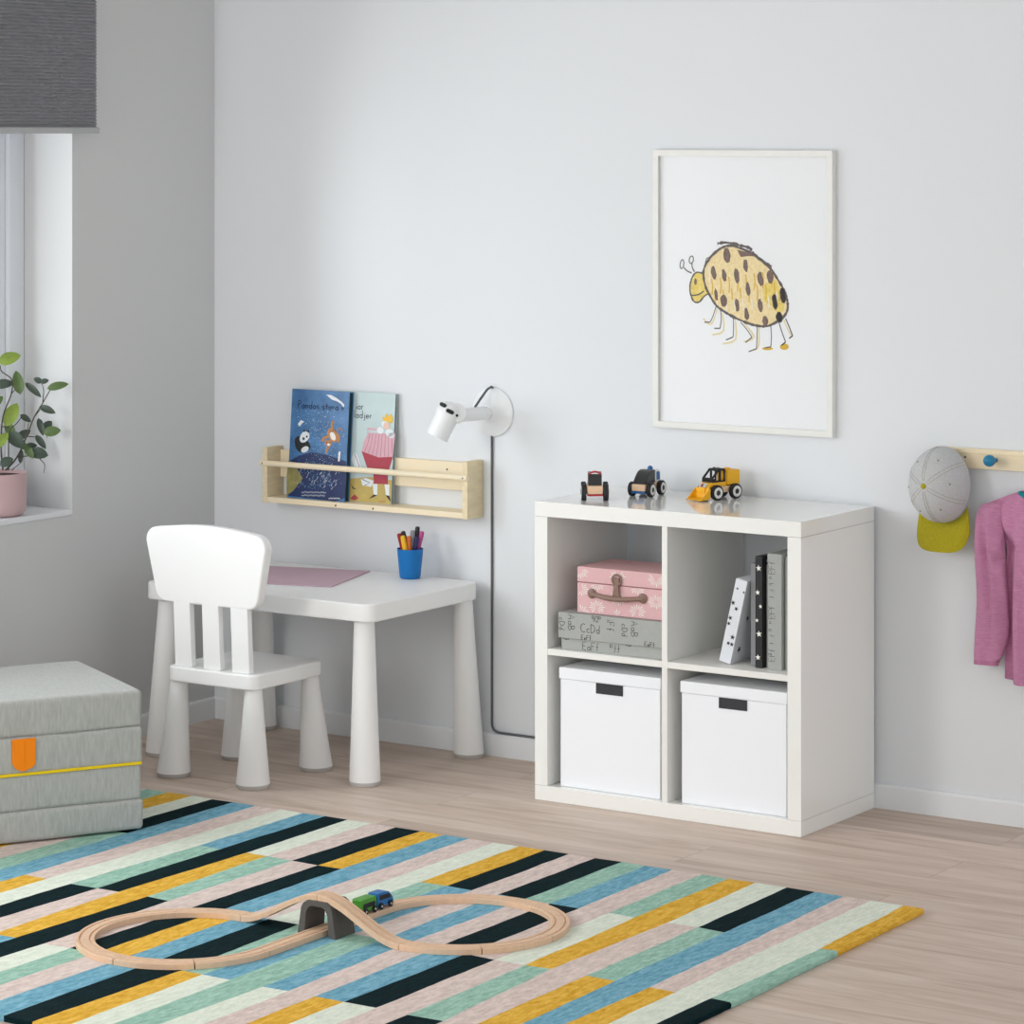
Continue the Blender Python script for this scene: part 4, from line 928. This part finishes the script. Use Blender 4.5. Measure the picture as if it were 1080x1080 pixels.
def leaf(u, v, L_, W_, ang, mt, dx=-.07, tilt=.3, bend=.18, seed=0):
    """u, v centre seen in the photo; L_, W_ half sizes in metres; ang of the leaf's axis; dx the plane x = dx it stands at"""
    c = at(u, v, 0, dx); ax2 = R_*math.cos(ang)+U_*math.sin(ang); n = (D_+U_*tilt+R_*(tilt*.4)).normalized(); ax2 = (ax2-n*ax2.dot(n)).normalized(); b = n.cross(ax2)
    rows = []
    for i in range(9):
        t = -1+2*i/8; wd = W_*(max(0, 1-abs(t)**2.1))**.75*(1-.18*t)+.0003
        cen = c+ax2*(t*L_)-n*(bend*L_*t*t)
        rows.append([cen+b*(wd*s)+n*(abs(s)*wd*.28) for s in (-1, -.55, 0, .55, 1)])
    m.grid(rows, mt); m.grid([[p-n*.0008 for p in r] for r in rows], mt)
    return c-ax2*L_-n*(bend*L_)
LV = [(10, 378, .032, .017, .35, LG3, -.10), (19, 403, .034, .015, 1.75, LG2, -.09), (4, 405, .028, .013, .15, LG1, -.12), (35, 411, .030, .009, -.75, LG1, -.06), (40, 401, .013, .008, 2.6, LG1, -.05), (47, 402, .012, .007, .3, LG1, -.02), (61, 407, .030, .011, .25, LG2, .004),
      (50, 432, .024, .010, -.4, LG1, -.02), (12, 437, .036, .019, 1.15, LG3, -.08), (27, 441, .018, .008, -.6, LG1, -.09), (43, 450, .026, .009, -1.3, LG1, -.055), (55, 455, .024, .014, .2, LG2, -.01), (50, 449, .018, .012, .9, LG1, -.06), (17, 464, .030, .018, -.8, LG1, -.07),
      (43, 466, .024, .009, -.95, LG1, -.065), (41, 478, .026, .016, -.2, LG1, -.05), (31, 477, .020, .010, -1.0, LG2, -.06), (7, 487, .020, .013, .5, LG1, -.07), (22, 481, .020, .007, 1.5, LG1, -.08), (2, 464, .026, .014, .9, LG3, -.08), (-14, 400, .036, .017, 2.2, LG2, -.09), (-20, 440, .034, .016, 2.8, LG1, -.07),
      (-12, 470, .030, .016, 2.4, LG2, -.06), (-28, 462, .028, .014, 3.3, LG1, -.09), (-6, 425, .030, .015, .7, LG2, -.12), (25, 458, .022, .011, .6, LG1, -.11), (10, 452, .026, .013, 2.0, LG2, -.12), (-8, 365, .030, .014, 1.9, LG3, -.10), (33, 470, .016, .008, .1, LG1, -.10), (24, 470, .018, .010, -.5, LG2, -.09)]
tips = [leaf(*l) for l in LV]
m.build('foliage', pl, smooth=70)
m = MB()
def st(pts, r=.0016, plane=-.07):
    P3 = [at(u, v, 0, d) for u, v, d in pts]; q = []
    P2 = [tuple(p) for p in P3]
    for i in range(len(P3)-1):
        p0 = P3[max(i-1, 0)]; p1 = P3[i]; p2 = P3[i+1]; p3 = P3[min(i+2, len(P3)-1)]
        for k in range(5):
            t = k/5; q.append(.5*((2*p1)+(-p0+p2)*t+(2*p0-5*p1+4*p2-p3)*t*t+(-p0+3*p1-3*p2+p3)*t**3))
    q.append(P3[-1]); m.tube(q, [r*(1-.5*i/len(q)) for i in range(len(q))], STEM, 7)
st([(6, 496, -.086), (18, 482, -.08), (28, 460, -.07), (36, 440, -.065), (45, 425, -.03), (53, 411, -.002)], .0026)
st([(45, 425, -.06), (46, 412, -.055), (44, 404, -.05)]); st([(36, 440, -.065), (44, 430, -.06)]); st([(28, 460, -.07), (38, 461, -.065)]); st([(18, 482, -.08), (38, 480, -.05)])
st([(42, 484, -.05), (47, 490, -.05), (46, 499, -.05)], .0014)
st([(3, 496, -.086), (1, 470, -.09), (3, 440, -.09), (12, 415, -.09), (12, 400, -.09), (2, 392, -.1), (0, 385, -.1)], .0024); st([(12, 415, -.09), (16, 411, -.09)]); st([(43, 443, -.055), (47, 455, -.055), (50, 462, -.05)]); st([(2, 450, -.09), (10, 450, -.08)])
st([(9, 496, -.086), (9, 475, -.08), (10, 455, -.08), (18, 446, -.09), (24, 438, -.09)], .002); st([(-2, 496, -.086), (-10, 470, -.08), (-18, 440, -.07), (-14, 405, -.09), (-8, 372, -.1)], .0022); st([(-4, 496, -.09), (-20, 475, -.09), (-28, 465, -.09)], .0018)
st([(12, 496, -.09), (22, 488, -.08)], .0015); st([(28, 460, -.07), (30, 446, -.08)], .0014)
m.build('stems', pl, smooth=70)

# ------------------------------------------------------------------ wooden train track
TZ = RUGT+.0003; XA, YB = 1.755, -1.797; R1, R2 = .207, .212
C1 = Vector((XA-R1, YB-R1)); C2 = Vector((XA+R2, YB+R2))
tk = thing('wooden_train_track', 'figure-eight beech train track laid on the striped rug', 'train track', (XA, YB, TZ))
SEC = [(-.02, 0, 0), (-.02, .0108, 0), (-.0190, .012, 0), (-.0128, .012, 0), (-.0124, .0092, 1), (-.0088, .0092, 1), (-.0084, .012, 0), (.0084, .012, 0), (.0088, .0092, 1), (.0124, .0092, 1), (.0128, .012, 0), (.0190, .012, 0), (.02, .0108, 0), (.02, 0, 0)]
def sweep(pts):
    m = MB(); rows = []
    for i, p in enumerate(pts):
        a, b = pts[max(i-1, 0)], pts[min(i+1, len(pts)-1)]; t = Vector((b[0]-a[0], b[1]-a[1])).normalized(); n = Vector((t.y, -t.x))
        rows.append([(p[0]+n.x*s, p[1]+n.y*s, p[2]+h) for s, h, _ in SEC])
    m.grid(rows, BEECH, closed=True, cap=True); gi = m.mi(BEECH2)
    m.build('track_piece', tk, smooth=25)
def arcpts(c, r, a, b, n=14): return [(c.x+r*math.cos(math.radians(a+(b-a)*k/n)), c.y+r*math.sin(math.radians(a+(b-a)*k/n)), TZ) for k in range(n+1)]
g_ = .22
for k in range(6): sweep(arcpts(C1, R1, 90+45*k+g_, 90+45*(k+1)-g_))
for k in range(6): sweep(arcpts(C2, R2, -90+45*k+g_, -90+45*(k+1)-g_))
gp = .0008
sweep([(XA, C1.y+gp+(YB-C1.y-2*gp)*k/3, TZ) for k in range(4)]); sweep([(XA, YB+gp+(C2.y-YB-2*gp)*k/3, TZ) for k in range(4)])
HZ = .074
def ramp(x0, x1, up):
    pts = []
    for k in range(17):
        t = k/16; s = t*t*(3-2*t); s = .5*s+.5*(t**1.6 if False else s); z = TZ+HZ*(s if up else 1-s); pts.append((x0+(x1-x0)*t, YB, z))
    return pts
sweep(ramp(C1.x+gp, XA-gp, True)); sweep(ramp(XA+gp, C2.x-gp, False))

PIER = mat('pier_plastic', (92, 88, 85), .75, .25, bump=.1, bscale=200)
px0, px1, py0, py1, ph_ = 1.708, 1.810, -1.824, -1.754, TZ+HZ-.0006
outer = [(px0, TZ), (px0+.004, TZ+.02), (px0+.010, ph_-.016), (px0+.016, ph_-.006), (px0+.026, ph_), (px1-.026, ph_), (px1-.016, ph_-.006), (px1-.010, ph_-.016), (px1-.004, TZ+.02), (px1, TZ)]
ix0, ix1 = px0+.019, px1-.019
inner = [(ix1, TZ), (ix1-.004, ph_-.026), (ix1-.010, ph_-.015), (ix1-.018, ph_-.011), (ix0+.018, ph_-.011), (ix0+.010, ph_-.015), (ix0+.004, ph_-.026), (ix0, TZ)]
m = MB(); m.prism(outer+inner, py0, py1, PIER, .0012, xf=lambda a, b, c: (a, c, b), angle=50)
tag(m.build('bridge_pier', loc=(XA, YB, TZ)), 'dark grey arched bridge pier under the raised track', 'toy bridge')

# train
TG = mat('train_green', (72, 150, 40), .4, .5); TB = mat('train_blue', (24, 108, 170), .4, .5)
def car_obj(name, lab, loc, ang, col, eng):
    t = thing(name, lab, 'toy train', loc, ang, group='train on the wooden track')
    L2 = .0265
    if eng: side_ = [(-L2, .006), (L2+.004, .006), (L2+.006, .012), (L2+.001, .022), (L2-.010, .033), (L2-.020, .036), (-L2, .036)]
    else: side_ = [(-L2, .006), (L2, .006), (L2, .032), (L2-.003, .034), (-L2+.003, .034), (-L2, .032)]
    m = MB(); m.prism(side_, -.0135, .0135, col, .0022, xf=lambda a, b, c: (a, c, b)); m.build('wagon_body', t, local=True)
    m = MB()
    w_ = [(-L2+.007, .020), (L2-.004, .020), (L2-.011, .030), (-L2+.007, .031)] if eng else [(-L2+.005, .014), (L2-.005, .014), (L2-.005, .024), (-L2+.005, .024)]
    m.prism(w_, -.0141, .0141, BLACK, .0006, xf=lambda a, b, c: (a, c, b)); m.build('side_window', t, local=True, label='dark window band')
    for x in (-.0165, .0165):
        for s in (-1, 1):
            m = MB(); m.lathe([(.0001, -.002), (.0072, -.002), (.0075, -.001), (.0075, .0015), (.006, .0022), (.0001, .0022)], BLACK, (x, s*.0160, .0076), (0, s, 0), 20); wh = m.build('wheel', t, local=True)
            m = MB(); m.lathe([(.0001, .002), (.0022, .002), (.0018, .0032), (.0001, .0034)], RING, (x, s*.0160, .0076), (0, s, 0), 12); m.build('axle_cap', wh, local=True)
tz = TZ+.0121
a_ = math.radians(180-14); pe = C2+Vector((R2*math.cos(a_), R2*math.sin(a_)))
car_obj('toy_train_wagon', 'green toy train wagon coupled behind the blue engine', (XA, -1.6475, tz), math.radians(90), TG, False)
car_obj('toy_train_engine', 'blue toy train engine on the far side of the wooden track', (XA+.0003, -1.590, tz), math.radians(89), TB, True)
# coupler belongs to the wagon: none visible
